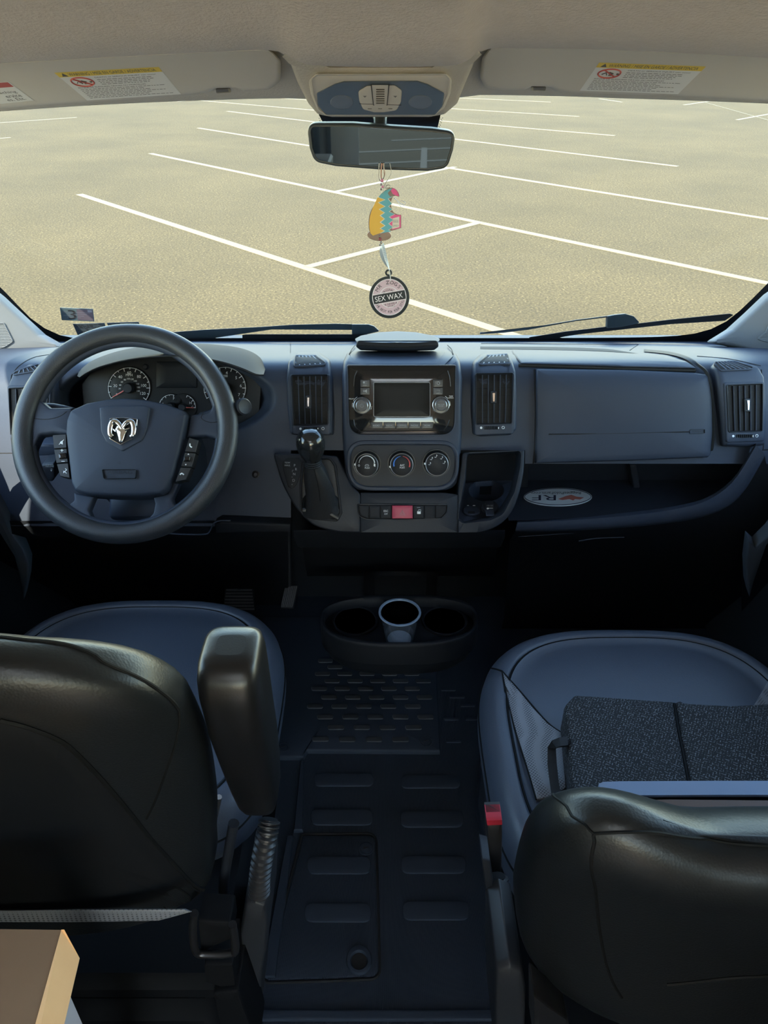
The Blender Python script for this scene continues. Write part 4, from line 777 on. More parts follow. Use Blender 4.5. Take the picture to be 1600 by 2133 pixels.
# inner skin of the rim (thumb ring)
m2 = MB(); tube(m2, [WC + (RT * math.cos(t) + WU * math.sin(t)) * (WR - 0.014) - WNn * 0.006 for t in np.linspace(0, 2 * math.pi, 96, endpoint=False)], 0.0085, 10, True); m2.build('thumb_ring', PL, WH)
m2 = MB(); knob(m2, 262, 940, 92, Surf(lambda u, v: SW(u, v) - WNn * 0.05), [(0.6, -0.02), (0.8, 0.02), (0.85, 0.045), (0, 0.045)], 32); m2.build('hub_back', PL2, WH)
hubp = loop([(144, 878, 6), (152, 858, 12), (185, 843), (225, 835), (262, 832), (305, 835), (350, 844), (388, 858, 10), (394, 868, 6), (390, 890), (381, 935), (366, 992), (352, 1024, 12), (340, 1032, 8), (300, 1036), (240, 1036), (185, 1033), (162, 1026, 8), (154, 1010, 10), (147, 950), (142, 905)])
m2 = MB(); pad(m2, hubp, SW, h=0.016, bev=7, skirt=0.03, nr=5, step=9, dome=0.007, bh=0.014, ctr=(264, 935)); hub = m2.build('airbag_cover', PL, WH, smooth=50)
HS = plane_surf(WC + WNn * 0.0212, WNn)
sh = loop([(208, 850), (226, 846, 6), (302, 846, 6), (313, 850), (308, 890), (298, 918, 12), (256, 942, 8), (222, 922, 12), (211, 900, 10)])
m2 = MB(); pad(m2, sh, HS, h=0.0035, bev=3.5, skirt=0.006, nr=2, step=7); m2.build('badge_panel', PL, hub, smooth=50)
BS = plane_surf(WC + WNn * 0.0248, WNn)
shd = loop([(229.5, 871.5, 2), (258, 869.5), (288, 873, 2), (285, 900), (281, 913, 3), (252, 928, 1), (229, 915, 4), (226, 902)])
m2 = MB(); pad(m2, inset(shd, 1.5), BS, h=0.0006, bev=0.4, skirt=0, bh=0.0003); bp = m2.build('badge_field', BLK, hub)
m2 = MB(); frame(m2, shd, inset(shd, 2.6), BS, h=0.0030, bev=1.2, skirt=0.001, deep=0.0, step=4); m2.build('badge_frame', CHROME, hub)
def bz(pts, k=5): return np.array(catmull(pts, k, True))
m2 = MB()
head = loop([(245, 886), (252, 882), (256, 890), (262, 893), (266, 898), (263, 903), (261, 908), (257, 920), (254, 921), (249, 921), (247, 912), (244, 902), (240, 895)], 1)
pad(m2, head, BS, h=0.0040, bev=3, skirt=0.0, nr=1, dome=0.0015, bh=0.003, step=3)
for hornc, w in ((catmull([(256, 894), (250, 885), (243, 879), (236, 880), (232, 888), (230.5, 898), (231.5, 907), (236, 911)], 5), 1), (catmull([(256, 892), (262, 884), (270, 879), (277, 881), (280, 890), (280, 899), (278, 908), (273, 911)], 5), 1)):
    n_ = len(hornc); tube(m2, [BS.off(p[0], p[1], 0.0028) for p in hornc], [0.0024 + 0.0026 * math.sin(math.pi * (0.15 + 0.75 * i / n_)) for i in range(n_)], 10)
for a, b in (((262, 897), (272, 893)), ((243, 899), (236, 894))): tube(m2, [BS.off(*a, 0.003), BS.off(*b, 0.0035)], [0.0022, 0.001], 8)
m2.build('ram_head', CHROME, hub)
ab = loop([(213, 978, 3), (284, 978, 3), (282, 996, 3), (216, 997, 3)])
AS = plane_surf(WC + WNn * 0.0226, WNn)
m2 = MB(); frame(m2, inset(ab, -0.6), inset(ab, 0.6), AS, h=0.0016, bev=0.4, skirt=0.004, deep=0.002); text(m2, 'AIRBAG', 250, 984, 7, AS, wpx=52, lift=0.0012); text(m2, 'SRS', 232, 992.5, 4.5, AS, wpx=18, lift=0.0012); text(m2, '12', 249, 964, 5, AS, lift=0.0012); m2.build('airbag_mark', PL2, hub)
SB = plane_surf(WC + WNn * 0.008, WNn)
ROCK = {'volume_rocker': [(122, 945), (138, 943), (140, 955), (124, 957)], 'menu_rocker': [(384, 952), (398, 950), (396, 961), (382, 962)]}
def btnstrip(nm, polys, marks):
    o0 = None
    for i, (poly, nmn) in enumerate(polys):
        q = MB(); pad(q, loop(poly, 1.5), SB, h=0.004, bev=1.2, skirt=0.016); o = q.build(nmn, mat('wheel_button', (0.020, 0.021, 0.023), 0.4), WH)
        if nmn in ROCK: q = MB(); pad(q, loop(ROCK[nmn], 2), SB2, h=0.003, bev=2, skirt=0.001); q.build('rocker_key', GLOSS, o)
        q = MB()
        for fn in marks[i]: fn(q)
        if q.v: q.build('icon', WHT, o)
SB2 = plane_surf(WC + WNn * 0.0125, WNn)
tri = lambda u, v, s, up: (lambda q: pad(q, loop([(u - s, v + s * .7 * up), (u + s, v + s * .7 * up), (u, v - s * .9 * up)]), SB2, h=0.0002, bev=0.1, skirt=0))
ln = lambda *pts: (lambda q: tube(q, [SB2(*p) for p in pts], 0.0006, 4))
def crv(pts, r=0.0012): return lambda q: tube(q, [SB2(*p) for p in catmull(pts, 4)], r, 5)
btnstrip('left', [([(111, 907), (140, 905), (141, 934), (114, 936)], 'mute_button'), ([(114, 937), (141, 935), (144, 964), (119, 966)], 'volume_rocker'), ([(119.5, 967), (144, 965), (148, 997), (127, 993)], 'voice_button')],
    [[lambda q: pad(q, loop([(125, 921), (131, 917), (131, 926), (126, 924)]), SB2, h=0.0002, bev=0.1, skirt=0), ln((123, 926), (133, 916))], [ln((126, 938), (132, 938)), ln((129, 935), (129, 941)), ln((128, 961), (135, 961))], [crv([(136, 976), (139, 979), (135, 982), (139, 986)], 0.0007), lambda q: pad(q, loop([(132, 980), (135, 983), (132, 986)]), SB2, h=0.0002, bev=0.1, skirt=0)]])
btnstrip('right', [([(395, 912), (415, 918), (409, 944), (386, 942)], 'call_button'), ([(386, 943), (409, 945), (401, 974), (378, 973)], 'menu_rocker'), ([(377, 974), (400, 975), (389, 1000), (366, 1005)], 'hang_up_button')],
    [[crv([(396, 924), (396, 929), (400, 932)])], [tri(392.5, 946, 2, 1), tri(387, 968, 2, -1)], [crv([(375, 989), (379, 986), (383, 989)])]])
m2 = MB(); line_on(m2, [(62, 868), (70, 872), (100, 874), (125, 868), (140, 858)], Surf(lambda u, v: SWB(u, v) + WNn * 0.008), 0.0006); line_on(m2, [(424, 860), (420, 872), (436, 880), (452, 879), (457, 868)], Surf(lambda u, v: SWB(u, v) + WNn * 0.008), 0.0006); m2.build('seam', BLK, WH)
# column and stalks
CO = thing('steering_column', 'dark steering column shroud behind the wheel with stalk levers', 'steering column', WC - WNn * 0.10)
m2 = MB(); ax = -WNn
for a, b, w_, h_ in ((0.055, 0.13, 0.085, 0.07),):
    pass
def shell(mb, secs):
    V = []; n = 24
    for o, w_, h_ in secs:
        for k in range(n):
            t = 2 * math.pi * k / n; c, s = math.cos(t), math.sin(t); e = 0.5
            V.append(o + RT * (w_ * math.copysign(abs(c) ** e, c)) + WU * (h_ * math.copysign(abs(s) ** e, s)))
    F = rings_faces(n, len(secs)); F.append(tuple(range(n))); F.append(tuple(range((len(secs) - 1) * n, len(secs) * n))); mb.add(V, F)
shell(m2, [(WC + ax * 0.075 - WU * .02, 0.07, 0.055), (WC + ax * 0.08 - WU * .02, 0.085, 0.07), (WC + ax * 0.16 - WU * .03, 0.10, 0.075), (WC + ax * 0.24 - WU * .05, 0.10, 0.07)]); m2.build('shroud', PL2, CO, smooth=50)
m2 = MB(); box(m2, WC + ax * 0.09 - WU * 0.115, (0.10, 0.05, 0.03), 0.006, rot=np.stack([RT, WU, WNn], 1)); box(m2, WC + ax * 0.085 - WU * 0.10, (0.07, 0.012, 0.02), 0.003, rot=np.stack([RT, WU, WNn], 1)); m2.build('lower_shroud', PL, CO, smooth=50)
def stalk(pts, rad, y, endmat=None, nm='stalk'):
    q = MB(); tube(q, [at_y(u, v, yy) for (u, v), yy in zip(pts, y)], rad, 14); return q.build(nm, PL, CO)
s1 = stalk([(420, 868), (446, 862), (470, 856), (490, 851), (509, 847)], [0.008, 0.009, 0.010, 0.0125, 0.0130], [1.27, 1.25, 1.24, 1.225, 1.215], nm='wiper_stalk')
q = MB(); c_ = at_y(505, 848, 1.213); lathe(q, c_, at_y(511, 847, 1.205) - at_y(480, 854, 1.235), [(0.0140, -0.004), (0.0150, 0.0), (0.0150, 0.006), (0.0125, 0.0085), (0.0115, 0.0080), (0, 0.0080)], 28); q.build('end_cap', PL2, s1)
q = MB(); lathe(q, at_y(497, 850, 1.22), at_y(511, 847, 1.205) - at_y(480, 854, 1.235), [(0.0135, 0), (0.0138, 0.002), (0.0135, 0.004)], 24); q.build('ring', PLL, s1)
stalk([(86, 846), (112, 849), (128, 853), (150, 857), (180, 865)], [0.006, 0.0075, 0.0085, 0.0075, 0.007], [1.23, 1.235, 1.24, 1.25, 1.27], nm='light_stalk')
q = MB(); pad(q, loop([(89, 964, 4), (116, 960, 4), (118, 990, 4), (112, 1000, 4), (96, 999, 6), (90, 985)]), Surf(lambda u, v: at_y(u, v, 1.24)), h=0.008, bev=3, skirt=0.03); cs = q.build('cruise_stalk', PL2, CO)
q = MB(); CSs = Surf(lambda u, v: at_y(u, v, 1.231)); text(q, 'CANCEL', 104, 968, 2.6, CSs, wpx=17); text(q, 'RESUME', 104, 971.5, 2.6, CSs, wpx=17); pad(q, loop([(105, 979), (109, 979), (107, 982)]), CSs, h=0.0004, bev=0.1, skirt=0); tube(q, [CSs(105, 977), CSs(109, 977)], 0.0003, 4); q.build('lettering', GRY, cs)
q = MB(); pad(q, loop([(72, 928, 6), (84, 922, 5), (125, 922), (128, 945), (76, 948)]), Surf(lambda u, v: at_y(u, v, 1.285)), h=0.008, bev=4, skirt=0.04); q.build('side_shroud', PL, CO)

# ================================================================== GEAR LEVER
GB = SCN.off(668, 1055, 0.006)
GL = thing('gear_lever', 'gear lever with glossy black knob and leather boot left of the radio', 'gear lever', GB)
knc = at_y(645, 931, 1.215); ka = at_y(645, 903, 1.222) - at_y(652, 965, 1.222)
secs = [(668, 1054, 1.238, .036, .026), (667, 1046, 1.234, .028, .022), (666, 1025, 1.232, .026, .020), (663, 1005, 1.228, .024, .019), (658, 985, 1.224, .021, .018), (654, 970, 1.221, .016, .015), (651, 958, 1.219, .013, .013)]
q = MB(); V = []; n = 36
for j, (u, v, y, a, b) in enumerate(secs):
    o = at_y(u, v, y); N = SCN.n(668, 1040); Xd = RT; Yd = np.array([0, 0.55, 0.83])
    if j > 1: Yd = np.array([0, 0.95, 0.3])
    for k in range(n):
        t = 2 * math.pi * k / n; c, s = math.cos(t), math.sin(t); e = 0.6 if j < 2 else 0.9
        wob = 1 + (0.10 if 0 < j < 5 else 0.0) * math.sin(3 * t + j * 1.1) * 0.6 + 0.03 * math.sin(7 * t + j)
        V.append(o + Xd * a * math.copysign(abs(c) ** e, c) * wob + Yd * b * math.copysign(abs(s) ** e, s) * wob)
q.add(V, rings_faces(n, len(secs))); bt = q.build('boot', mat('boot_leather', (0.018, 0.019, 0.021), 0.38, bump=(60, 0.35, 0.004)), GL, smooth=70)
q = MB(); tube(q, [at_y(u, v, y) for u, v, y in ((653, 972, 1.203), (657, 988, 1.205), (661, 1005, 1.207), (665, 1025, 1.210), (667, 1044, 1.210))], 0.0009, 5); q.build('stitching', SEAM, bt)
q = MB(); frame(q, loop([(629, 962), (640, 953, 8), (690, 953, 10), (702, 970, 8), (708, 1020), (714, 1068, 6), (704, 1086, 8), (650, 1081, 12), (626, 1062, 6), (625, 1010)]), loop([(633, 966), (642, 957, 8), (687, 957, 10), (697, 972, 8), (703, 1020), (708, 1066, 6), (700, 1080, 8), (652, 1076, 12), (630, 1060, 6), (630, 1010)]), SG, h=0.003, bev=1, skirt=0.001, deep=0.002, step=6); q.build('boot_frame', PLL, GL)
q = MB(); pad(q, loop([(633, 966), (642, 957, 8), (687, 957, 10), (697, 972, 8), (703, 1020), (708, 1066, 6), (700, 1080, 8), (652, 1076, 12), (630, 1060, 6), (630, 1010)]), SG, h=0.0008, bev=3, skirt=0, bh=0.0005, nr=1); q.build('boot_base', mat('boot_fold', (0.012, 0.013, 0.015), 0.45), GL)
for (pts) in ([(632, 1062), (652, 1058), (660, 1040)], [(706, 1078), (680, 1062), (676, 1052), (686, 1040)]):
    q = MB(); line_on(q, pts, SG, 0.005, 0.003, 6, seg=8); q.build('boot_crease', MATS['boot_leather'], bt)
q = MB(); lathe(q, at_y(652, 966, 1.218), ka, [(0.0135, 0.0), (0.0150, 0.004), (0.0150, 0.010), (0.0200, 0.018), (0.0245, 0.030), (0.0260, 0.041), (0.0250, 0.052), (0.0205, 0.061), (0.0135, 0.066), (0.0060, 0.0682), (0, 0.0685)], 36); q.build('shift_knob', mat('knob_gloss', (0.012, 0.013, 0.014), 0.14, spec=0.6), GL)
q = MB()
for k in range(3): lathe(q, at_y(652, 966, 1.218), ka, [(0.0150, -0.004 + k * .004), (0.0160, -0.002 + k * .004), (0.0150, 0.0 + k * .004)], 28)
q.build('collar', PLL, GL)

# ================================================================== OVERHEAD: visors, console, mirror
VY = Surf(lambda u, v: at_y(u, v, 1.215 + 0.0016 * (v - 100)), (0, -1, .06))
def visor(label, poly, clip, lab, extra=None, ctr=None):
    t = thing('sun_visor', label, 'sun visor', VY(np.mean([p[0] for p in poly]), 190), 'sun visors')
    q = MB(); pad(q, loop(poly), VY, h=0.014, bev=6, skirt=0.010, nr=3, step=14, ctr=ctr, bh=0.010); q.build('body', VISOR, t, smooth=50)
    q = MB(); pad(q, loop(clip, 3), VY, h=0.010, bev=2, skirt=0.008); q.build('clip', mat('visor_clip', (0.10, 0.09, 0.08), 0.4), t)
    VL = Surf(lambda u, v: VY.off(u, v, 0.0146), (0, -1, .06)); T = quadS(lab, VL); T2 = T
    q = MB(); qrect(q, T, 0, 0, 1, 1, 0.0002); lb = q.build('warning_label', mat('label_white', (0.82, 0.83, 0.82), 0.5), t, smooth=0)
    q = MB(); qrect(q, T, 0, 0, 1, 0.17, 0.0005); q.build('yellow_band', mat('label_yellow', (0.85, 0.62, 0.06), 0.5), lb, smooth=0)
    q = MB(); qtext(q, 'WARNING / MISE EN GARDE / ADVERTENCIA', T, 0.11, 0.09, 0.10, 0.84, 0.0009)
    q.add([T.off(0.035, 0.15, 0.0009), T.off(0.095, 0.15, 0.0009), T.off(0.065, 0.03, 0.0009)], [(0, 1, 2)])
    qtext(q, 'DEATH or SERIOUS INJURY can occur', T, 0.32, 0.245, 0.05, 0.60, 0.0006)
    rng = random.Random(5)
    for k in range(4):
        x = 0.32
        while x < 0.86 - 0.02 * k:
            w = rng.uniform(0.015, 0.05); qrect(q, T, x, 0.31 + 0.055 * k, x + w, 0.325 + 0.055 * k, 0.0006); x += w + 0.010
    qtext(q, 'RISQUE DE BLESSURES GRAVES OU MORTELLES', T, 0.06, 0.565, 0.045, 0.68, 0.0006)
    for k in range(7):
        x = 0.06
        while x < (0.70 if k % 3 else 0.90):
            w = rng.uniform(0.015, 0.05); qrect(q, T, x, 0.62 + 0.05 * k, x + w, 0.633 + 0.05 * k, 0.0006); x += w + 0.010
    q.build('label_print', mat('label_print', (0.10, 0.10, 0.10), 0.7), lb, smooth=0)
    q = MB(); tube(q, [T.off(0.165 + 0.105 * math.cos(a), 0.36 + 0.155 * math.sin(a), 0.0007) for a in np.linspace(0, 2 * math.pi, 28, endpoint=False)], 0.0013, 4, True); tube(q, [T.off(0.10, 0.25, 0.0007), T.off(0.235, 0.47, 0.0007)], 0.0013, 4); q.build('prohibition_ring', mat('label_red', (0.50, 0.10, 0.09), 0.6), lb)
    q = MB(); tube(q, [T.off(*p, 0.0007) for p in ((0.10, 0.40), (0.13, 0.33), (0.15, 0.42))], 0.0009, 4); tube(q, [T.off(*p, 0.0007) for p in ((0.16, 0.32), (0.20, 0.36), (0.17, 0.42), (0.21, 0.42))], 0.0011, 4); tube(q, [T.off(0.235, 0.37, 0.0007), T.off(0.255, 0.37, 0.0007)], 0.0015, 5); q.build('pictogram', MATS['label_print'], lb)
    if extra: extra(t, VL)
def redlabel(t, VL):
    T = quadS([(-60, 176), (26, 170), (78, 209), (-10, 218)], VL)
    q = MB(); qrect(q, T, 0, 0, 1, 1, 0.0003); lb = q.build('notice_label', mat('label_white', (0.82, 0.83, 0.82)), t, smooth=0)
    q = MB(); qrect(q, T, 0.0, 0.03, 0.97, 0.27, 0.0006); q.build('red_band', mat('label_red', (0.5, 0.1, 0.09)), lb, smooth=0)
    q = MB()
    for s, y, w in (('aching', 0.52, 0.40), ('ervice', 0.70, 0.36), ('es, Etc.', 0.87, 0.42)): qtext(q, s, T, 0.88 - w, y, 0.15, w, 0.0006)
    q.build('label_print', MATS['label_print'], lb, smooth=0)
visor('beige driver sun visor with two printed labels at upper left', [(-200, 140), (0, 131), (150, 122), (300, 114), (450, 106), (560, 102, 22), (583, 124, 12), (583, 170, 20), (560, 186, 16), (510, 190, 8), (494, 183, 8), (452, 184, 8), (430, 193, 10), (380, 198), (200, 212), (0, 226), (-200, 240)],
      [(450, 184), (478, 183), (480, 193), (452, 195)], [(121, 152), (336, 140), (382, 196), (188, 209)], redlabel, (300, 155))
visor('beige passenger sun visor with one warning label at upper right', [(1006, 120, 16), (1022, 99, 18), (1060, 96), (1150, 98), (1300, 103), (1450, 110), (1600, 119), (1800, 132), (1800, 232), (1600, 211), (1400, 199), (1200, 194), (1160, 190, 10), (1146, 181, 8), (1106, 180, 8), (1092, 187, 8), (1050, 188), (1012, 183, 18), (1001, 160, 20)],
      [(1107, 180), (1137, 180), (1135, 190), (1109, 189)], [(1243, 131), (1463, 139), (1406, 196), (1203, 189)], None, (1300, 150))
# overhead console in its felt housing
OS = Surf(lambda u, v: at_y(u, v, 1.185 + 0.0013 * (v - 130)), (0, -1, .08))
OC = thing('overhead_console', 'beige overhead light console with blue grey lens above the mirror', 'overhead console', OS(790, 245))
q = MB(); pad(q, loop([(592, 104), (612, 124, 10), (640, 135, 14), (946, 135, 14), (975, 124, 10), (1000, 100), (990, 130), (972, 172, 30), (955, 215, 20), (928, 238, 16), (895, 244), (690, 244), (660, 238, 16), (640, 215, 20), (618, 172, 30), (604, 135)]), OS, h=0.010, bev=12, skirt=0.05, nr=2, step=8, bh=0.03, ctr=(792, 185)); q.build('felt_housing', MATS['header_felt'], OC, smooth=60)
q = MB(); pad(q, loop([(643, 166, 16), (660, 152, 12), (928, 152, 12), (941, 163, 16), (938, 195), (925, 226, 14), (900, 243, 8), (690, 243, 8), (662, 232, 14), (648, 195)]), OS, h=0.022, bev=5, skirt=0.01, nr=2, step=8); q.build('bezel', CONS, OC, smooth=50)
OS2 = Surf(lambda u, v: OS.off(u, v, 0.022), (0, -1, .08)); cq = loop([(650, 166, 12), (662, 156, 10), (926, 155, 10), (936, 166, 12), (932, 198), (920, 224, 12), (905, 240, 8), (680, 241, 8), (664, 228, 12), (654, 198)])
q = MB(); frame(q, cq, inset(cq, 3), OS2, h=0.003, bev=1.5, skirt=0.003, deep=0.001, step=8); q.build('inner_bezel', CONS, OC)
q = MB(); pad(q, loop([(662, 194, 6), (700, 175, 10), (718, 170, 10), (868, 169, 10), (890, 176, 10), (924, 194, 6), (920, 222, 14), (905, 240, 8), (682, 240, 8), (664, 220, 14)]), OS2, h=0.004, bev=3, skirt=0.002, nr=2, step=8, ctr=(792, 210)); q.build('lens', LENS, OC, smooth=50)
for u in (714, 874):
    q = MB(); pad(q, ell(u, 213, 25, 16, 28), OS2, h=0.0052, bev=3, skirt=0.001, nr=1); q.build('lamp', mat('lamp_lens', (0.15, 0.17, 0.20), 0.25), OC)
q = MB(); pad(q, loop([(747, 190, 8), (765, 179, 8), (822, 178, 8), (837, 188, 8), (835, 212), (826, 230, 10), (800, 234, 8), (780, 234, 8), (757, 228, 10), (749, 210)]), OS2, h=0.008, bev=2.5, skirt=0.004, nr=1); q.build('switch_block', CONS, OC, smooth=50)
OS3 = Surf(lambda u, v: OS2.off(u, v, 0.008), (0, -1, .08)); q = MB(); pad(q, loop([(775, 178), (809, 178), (806, 219), (779, 219)], 1), OS3, h=0.002, bev=1, skirt=0.001); q.build('microphone_grille', CONS, OC)
for k in range(7):
    q = MB(); tube(q, [OS3.off(784, 187 + k * 4.6, 0.0022), OS3.off(801, 187 + k * 4.6, 0.0022)], 0.0011, 5); q.build('grille_slot', mat('grille_dark', (0.04, 0.037, 0.034), 0.6), OC)
q = MB(); line_on(q, [(774, 178), (779, 219)], OS3, 0.0008, 0.0005, 0); line_on(q, [(810, 178), (806, 219)], OS3, 0.0008, 0.0005, 0); line_on(q, [(750, 216), (835, 219)], OS3, 0.0005, 0, 0); q.build('seam', MATS['grille_dark'], OC)
q = MB()
for u, v in ((761, 202), (823, 202)): pad(q, loop([(u - 4, v - 2), (u + 4, v - 2), (u, v + 2)]), OS3, h=0.0004, bev=0.1, skirt=0)
for u in (771, 792, 813): tube(q, [OS3.off(u - 4, 226, 0.0004), OS3.off(u + 4, 226, 0.0004)], 0.0007, 4)
q.build('icon', mat('icon_grey', (0.2, 0.19, 0.18), 0.6), OC)

# mirror
MC = at_y(792, 305, 1.385)
MI = thing('rear_view_mirror', 'wide black framed rear view mirror hanging below the overhead console', 'mirror', MC)
mn = np.array([0.0, -1, -0.004]); mn /= np.linalg.norm(mn); SM = plane_surf(MC, mn)
mp = loop([(639, 256, 20), (735, 256), (800, 261), (900, 267), (950, 274, 26), (944, 312), (932, 350, 24), (890, 356, 10), (790, 353), (700, 346), (655, 337, 26), (645, 308, 10)], seg=8)
q = MB(); pad(q, mp, SM, h=0.006, bev=4, skirt=0.022, nr=1, step=8); q.build('housing', mat('mirror_housing', (0.045, 0.055, 0.065), 0.4), MI, smooth=50)
q = MB(); pad(q, inset(mp, 6.5), SM, h=0.0066, bev=0.5, skirt=0.0, bh=0.0003); q.build('mirror_glass', mat('mirror_silver', (0.065, 0.085, 0.10), 0.015, metal=1.0), MI, smooth=0)
q = MB(); frame(q, inset(mp, 4), inset(mp, 7), SM, h=0.0078, bev=0.8, skirt=0.002, deep=0.002, step=8); q.build('lip', MATS['mirror_housing'], MI)
q = MB(); tube(q, [MC + np.array([0, 0.012, 0.0]), MC + np.array([0, 0.05, 0.035]), WSH(790, 225) - WN * -0.002], [0.012, 0.011, 0.016], 14); q.build('stem', MATS['mirror_housing'], MI)
q = MB(); SDOT = Surf(lambda u, v: WSH.off(u, v, 0.0025)); pad(q, loop([(664, 236), (918, 236), (912, 262), (892, 274, 6), (690, 262, 6), (676, 258)]), SDOT, h=0.0006, bev=0.2, skirt=0.0); q.build('sensor_shade', FRIT, MI)
q = MB()
for i in range(7):
    for j in range(5):
        u, v = 904 + i * 3 - j * 1.5, 243 + j * 5 + (i % 2) * 2.5
        if u > 912 - (v - 243) * 0.35: knob(q, u, v, 1.0, SDOT, [(1, 0.0005), (0, 0.0006)], 6)
        knob(q, 1578 - u, v - 2, 1.0, SDOT, [(1, 0.0005), (0, 0.0006)], 6) if i < 4 and j < 3 else None
q.build('frit_dots', FRIT, MI, kind='stuff')

# ================================================================== HANGING FROM THE MIRROR
TY = 1.375
HT = Surf(lambda u, v: at_y(u, v, TY)); HT.off = lambda u, v, h: at_y(u, v, TY - h)
SILV = mat('keyring_wire', (0.35, 0.33, 0.33), 0.35, metal=0.7)
CH_ = thing('keyring_chain', 'thin metal and pink bead keyring chain looped under the mirror', 'keyring', HT(800, 400))
q = MB(); tube(q, [HT.off(*p, 0.001) for p in catmull([(790, 340), (789, 366), (793, 377), (799, 368), (800, 340)], 6)], 0.0008, 6); q.build('ring', SILV, CH_)
q = MB(); tube(q, [HT.off(*p, 0.0) for p in catmull([(797, 340), (801, 360), (797, 374), (794, 365), (795, 340)], 6)], 0.0011, 6); q.build('ring', mat('copper_wire', (0.35, 0.20, 0.17), 0.35, metal=0.6), CH_)
q = MB(); tube(q, [HT.off(*p, -0.001) for p in catmull([(812, 340), (815, 358), (810, 370), (803, 382), (801, 392)], 6)], 0.0005, 6); tube(q, [HT.off(*p, 0.002) for p in ((796, 374), (800, 384), (798, 404))], 0.0005, 6); q.build('cord', SILV, CH_)
PINKB = mat('pink_bead', (0.62, 0.22, 0.38), 0.3)
def ball(mb, c, r, seg=12):
    lathe(mb, np.array(c) - np.array([0, 0, r]), (0, 0, 1), [(r * math.sin(t), r - r * math.cos(t)) for t in np.linspace(0, math.pi, 8)], seg)
for u, v, r, M in ((796, 376, .0028, PINKB), (794, 384, .0022, SILV), (797, 389, .0022, PINKB), (794, 394, .002, SILV)):
    q = MB(); ball(q, HT.off(u, v, 0.002), r); q.build('bead', M, CH_)
# surf-style tag in the shape of a cresting wave
WV = thing('wave_shaped_tag', 'flat wave shaped car tag in ochre, turquoise zigzags and pink', 'hanging tag', HT(800, 490))
wv = np.array(catmull([(786, 420), (794, 405), (806, 394), (818, 391), (828, 398), (832, 409), (824, 408), (819, 409)], 5) + catmull([(819, 409), (815, 420), (816, 434), (820, 442), (829, 447)], 5) + [np.array(p, float) for p in ((836, 447), (836, 475), (815, 481))] + catmull([(800, 486), (788, 489), (776, 492), (771, 487), (768, 470), (769, 450), (775, 434)], 5))
q = MB(); slab_poly(q, wv, HT, -0.0012, 0.0006); q.build('card', mat('card_edge', (0.30, 0.22, 0.20), 0.7), WV, smooth=0)
CRM = mat('cream_print', (0.85, 0.80, 0.72), 0.7)
def flat(name, poly, m, off, ctr=None):
    q = MB(); pad(q, np.array(poly, float), HT, h=off, bev=0.05, skirt=-off + 0.0003, bh=0.0001, ctr=ctr, step=8); return q.build(name, m, WV, smooth=0)
zl = [(787, 411), (801, 416), (787, 422), (801, 430), (789, 436), (800, 443), (791, 449), (800, 456), (791, 463), (801, 470), (791, 476), (800, 481), (791, 486)]
zr = [(815, 482), (809, 479), (818, 473), (809, 466), (819, 458), (810, 452), (822, 446), (810, 441), (817, 436), (809, 430), (816, 424), (808, 414), (819, 409)]
ochre = [(788, 418)] + zl[1:] + [(776, 491), (772, 486), (769, 470), (770, 450), (776, 434), (782, 424)]
def zig(name, L, R, m, off):
    k = min(len(L), len(R)); q = MB(); V = [HT.off(*p, off) for p in L[:k]] + [HT.off(*p, off) for p in R[:k]]; q.add(V, [(i, i + 1, k + i + 1, k + i) for i in range(k - 1)]); return q.build(name, m, WV, smooth=0)
lo = [(782, 421), (781, 424), (779, 428), (777, 432), (775, 437), (773, 443), (771, 450), (770, 457), (769.5, 465), (769.5, 472), (770.5, 480), (772, 486), (777, 491)]
zig('ochre_print', zl, lo, mat('ochre_print', (0.85, 0.52, 0.10), 0.7), 0.0010)
zig('cream_zigzag', [(x + 0, y) for x, y in zl], [(x + 2.2, y) for x, y in zl], CRM, 0.0013)
zrr = zr[::-1]
zig('turquoise_print', [(x + 2.2, y) for x, y in zl], zrr, mat('turquoise_print', (0.16, 0.48, 0.58), 0.7), 0.0012)
zig('cream_zigzag', zrr, [(x + 1.6, y) for x, y in zrr], CRM, 0.0014)
PK = mat('pink_print', (0.85, 0.14, 0.36), 0.7)
flat('turquoise_crest', catmull([(789, 410), (798, 400), (810, 394), (817, 393), (808, 402), (812, 410), (800, 414)], 3), MATS['turquoise_print'], 0.0011)
flat('pink_crest', catmull([(814, 396), (820, 392), (827, 398), (831, 408), (824, 407), (818, 404)], 4), PK, 0.0011)
flat('pink_print', [(817, 446), (829, 448), (835, 448), (835, 474), (817, 479), (818, 473), (811, 466), (819, 458), (812, 452)], PK, 0.0010)
flat('tag_panel', [(818, 455), (832, 451), (832, 473), (817, 477)], CRM, 0.0014)
q = MB(); text(q, 'VAVA', 824.5, 461, 7, HT, wpx=11, lift=0.0018); text(q, 'LAVECH', 824.5, 470, 4, HT, wpx=12, lift=0.0018); q.build('lettering', GRY, WV)
q = MB(); tube(q, [HT.off(*p, 0.002) for p in catmull([(820, 412), (830, 420), (840, 427), (845, 424), (842, 420), (834, 418)], 5)], 0.0005, 5); tube(q, [HT.off(*p, 0.0015) for p in catmull([(820, 410), (828, 420), (836, 432)], 5)], 0.0004, 5); tube(q, [HT.off(*p, 0.0015) for p in catmull([(802, 394), (806, 386), (812, 386), (811, 391), (804, 392)], 4)], 0.0005, 5); q.build('elastic_loop', SILV, WV)
